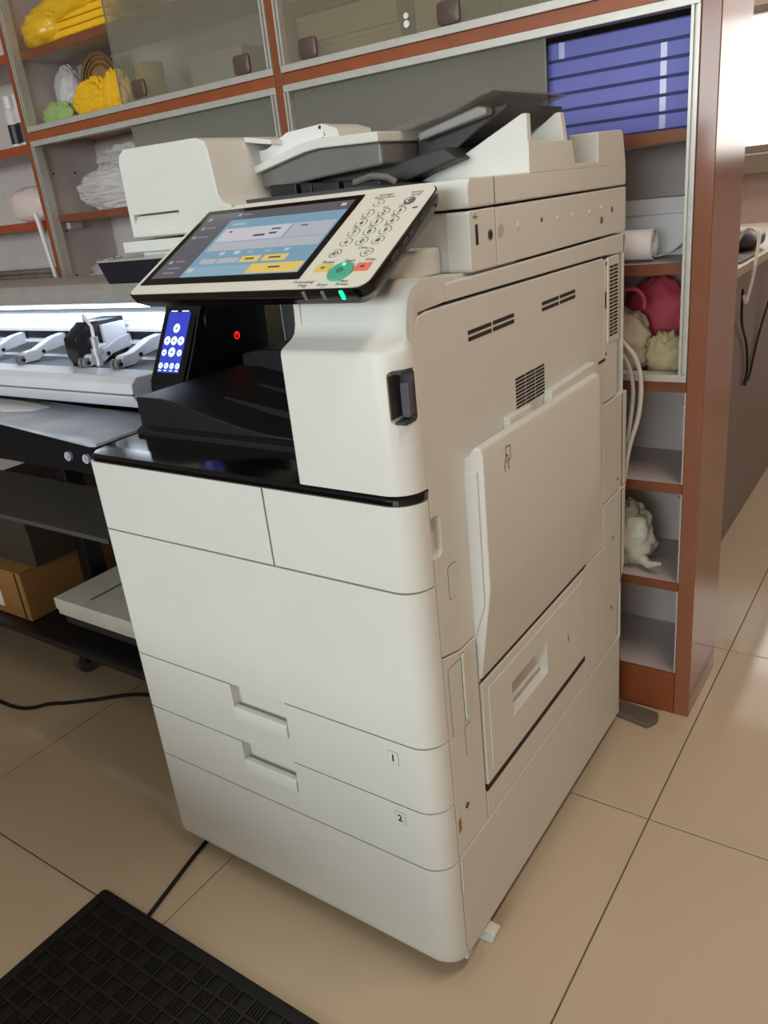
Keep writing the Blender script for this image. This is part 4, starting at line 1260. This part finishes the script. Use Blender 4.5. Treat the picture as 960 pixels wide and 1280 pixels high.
for r in range(ny + 1):
    build('grid_bar', MB().box(gx0, gx0 + nx * cell, gy1 - r * cell - .0022, gy1 - r * cell + .0022, .006, .0094), M_RUBBER2, mt)
rb0 = None
for r in range(ny):
    for c in range(nx):
        if (r + c) % 2 == 0: continue
        x, y = gx0 + c * cell, gy1 - (r + 1) * cell
        if rb0 is None:
            mb = MB()
            for k in range(4):
                a = x + .0045 + k * .0049
                mb.box(a, a + .0026, y + .003, y + cell - .003, .006, .0090)
            rb0 = (build('ribbed_cell', mb, M_RUBBER2, mt), x, y)
        else:
            share(rb0[0], 'ribbed_cell', mt, (x - rb0[1], y - rb0[2], 0))


def smooth_path(pts, n=8):
    P = [Vector(p) for p in pts]
    out = []
    for i in range(len(P) - 1):
        a, b, c, d = P[max(i - 1, 0)], P[i], P[i + 1], P[min(i + 2, len(P) - 1)]
        for k in range(n):
            t = k / n
            out.append(.5 * ((2 * b) + (c - a) * t + (2 * a - 5 * b + 4 * c - d) * t * t + (3 * b - a - 3 * c + d) * t ** 3))
    out.append(P[-1])
    return out


tag(build('floor_cable', MB().tube(smooth_path([(-.545, .25, .0045), (-.54, .08, .0045), (-.53, .0, .0045), (-.515, -.07, .0045), (-.5, -.137, .0045)]), .0035, 8), M_CABLEK, smooth=True), 'thin black cable running from under the copier to the mat', 'cable')
tag(build('floor_cable', MB().tube(smooth_path([(-2.0, .17, .0045), (-1.341, .101, .0045), (-1.2, .16, .0045), (-1.12, .215, .0045), (-1.04, .277, .0045), (-.9, .33, .0045), (-.75, .42, .0045)]), .0042, 8), M_CABLEK, smooth=True), 'wavy black cable on the shaded floor under the plotter', 'cable')
tag(build('grey_rag', MB().prism([(-.03, .70), (.055, .685), (.068, .71), (.062, .735), (-.02, .745)], 2, .0005, .012), M_RAG, bevel=.004), 'small grey folded rag on the floor behind the copier', 'rag')
# white cords behind the copier
cordm = [(-.02, .70, .79), (-.012, .712, .775), (.006, .725, .745), (.015, .73, .70), (.012, .728, .64), (-.002, .722, .58), (-.012, .72, .50), (-.03, .72, .30), (-.03, .722, .006)]
tag(build('hanging_cable', MB().tube(smooth_path(cordm), .0042, 8), M_CABLEW, smooth=True), 'outer of two white cords hanging behind the copier', 'cord', 'white cords behind the copier')
tag(build('hanging_cable', MB().tube(smooth_path([(a - .012 - .006 * (i < 5), b + .012, c - .012 * (i < 6)) for i, (a, b, c) in enumerate(cordm[:-1])] + [(-.05, .735, .006)]), .0038, 8), M_CABLEW, smooth=True), 'inner of two white cords hanging behind the copier', 'cord', 'white cords behind the copier')

# ================================================================== DESK BEHIND
dk = thing('desk', (-.4, 1.9, 0), 'grey-brown office desk standing beyond the shelf cabinet', 'desk')
build('desk_panel', MB().box(-.045, -.02, 1.02, 3.0, 0, .770), M_DESK, dk, bevel=.002)
build('desk_panel', MB().box(-.85, -.045, 1.02, 1.045, 0, .770), M_DESK, dk, bevel=.002)
build('desk_panel', MB().box(-.85, -.045, 2.975, 3.0, 0, .770), M_DESK, dk, bevel=.002)
build('desk_top', MB().box(-.87, .0, 1.0, 3.02, .770, .795), M_DESKTOP, dk, bevel=.003)
mb = MB(); blob(mb, (-.10, 1.98, .825), (.075, .12, .034), .08, 91, freq=1.6, flat=.7955)
tag(build('dark_pouch', mb, M_LEATHER, smooth=True, angle=70), 'dark grey pouch lying on the desk', 'pouch')
tag(build('mouse_pad', MB().prism(rrect(-.20, -.012, 1.62, 1.80, .012), 2, .7955, .800), mat('pad_grey', (120, 112, 106), .7)), 'thin grey pad at the edge of the desk', 'pad')
tag(build('white_cable', MB().tube(smooth_path([(-.09, 1.87, .803), (-.05, 1.86, .86), (-.008, 1.80, .85), (.008, 1.70, .79), (.012, 1.64, .74), (.010, 1.60, .70), (.008, 1.585, .72)]), .0045, 8), M_CABLEW, smooth=True), 'white cable looping over the desk edge', 'cable')
tag(build('black_cable', MB().tube(smooth_path([(.004, 1.585, .735), (-.008, 1.66, .64), (-.012, 1.76, .56), (-.013, 1.80, .48), (-.014, 1.78, .44), (-.014, 1.84, .45), (-.014, 1.95, .56), (.006, 2.05, .72), (.006, 2.08, .80), (-.01, 2.10, .803)]), .0035, 8), M_CABLEK, smooth=True), 'thin black cable hanging down the desk panel', 'cable')

# unseen low table, added to shade the floor and the copier's lower front
pt = thing('added_shade_table', (-1.6, -1.45, 0), 'low brown table with solid sides, added unseen to shade the floor before the copier', 'table')
build('front_panel', MB().box(-2.95, -.10, -1.24, -1.21, .0, .56), M_WOOD, pt, bevel=.002)
for x in (-2.95, -1.5, -.125):
    build('side_panel', MB().box(x, x + .025, -1.75, -1.24, .0, .56), M_WOOD, pt, bevel=.002)
build('table_top', MB().box(-2.98, -.06, -1.78, -1.18, .56, .59), M_DESKTOP, pt, bevel=.004)
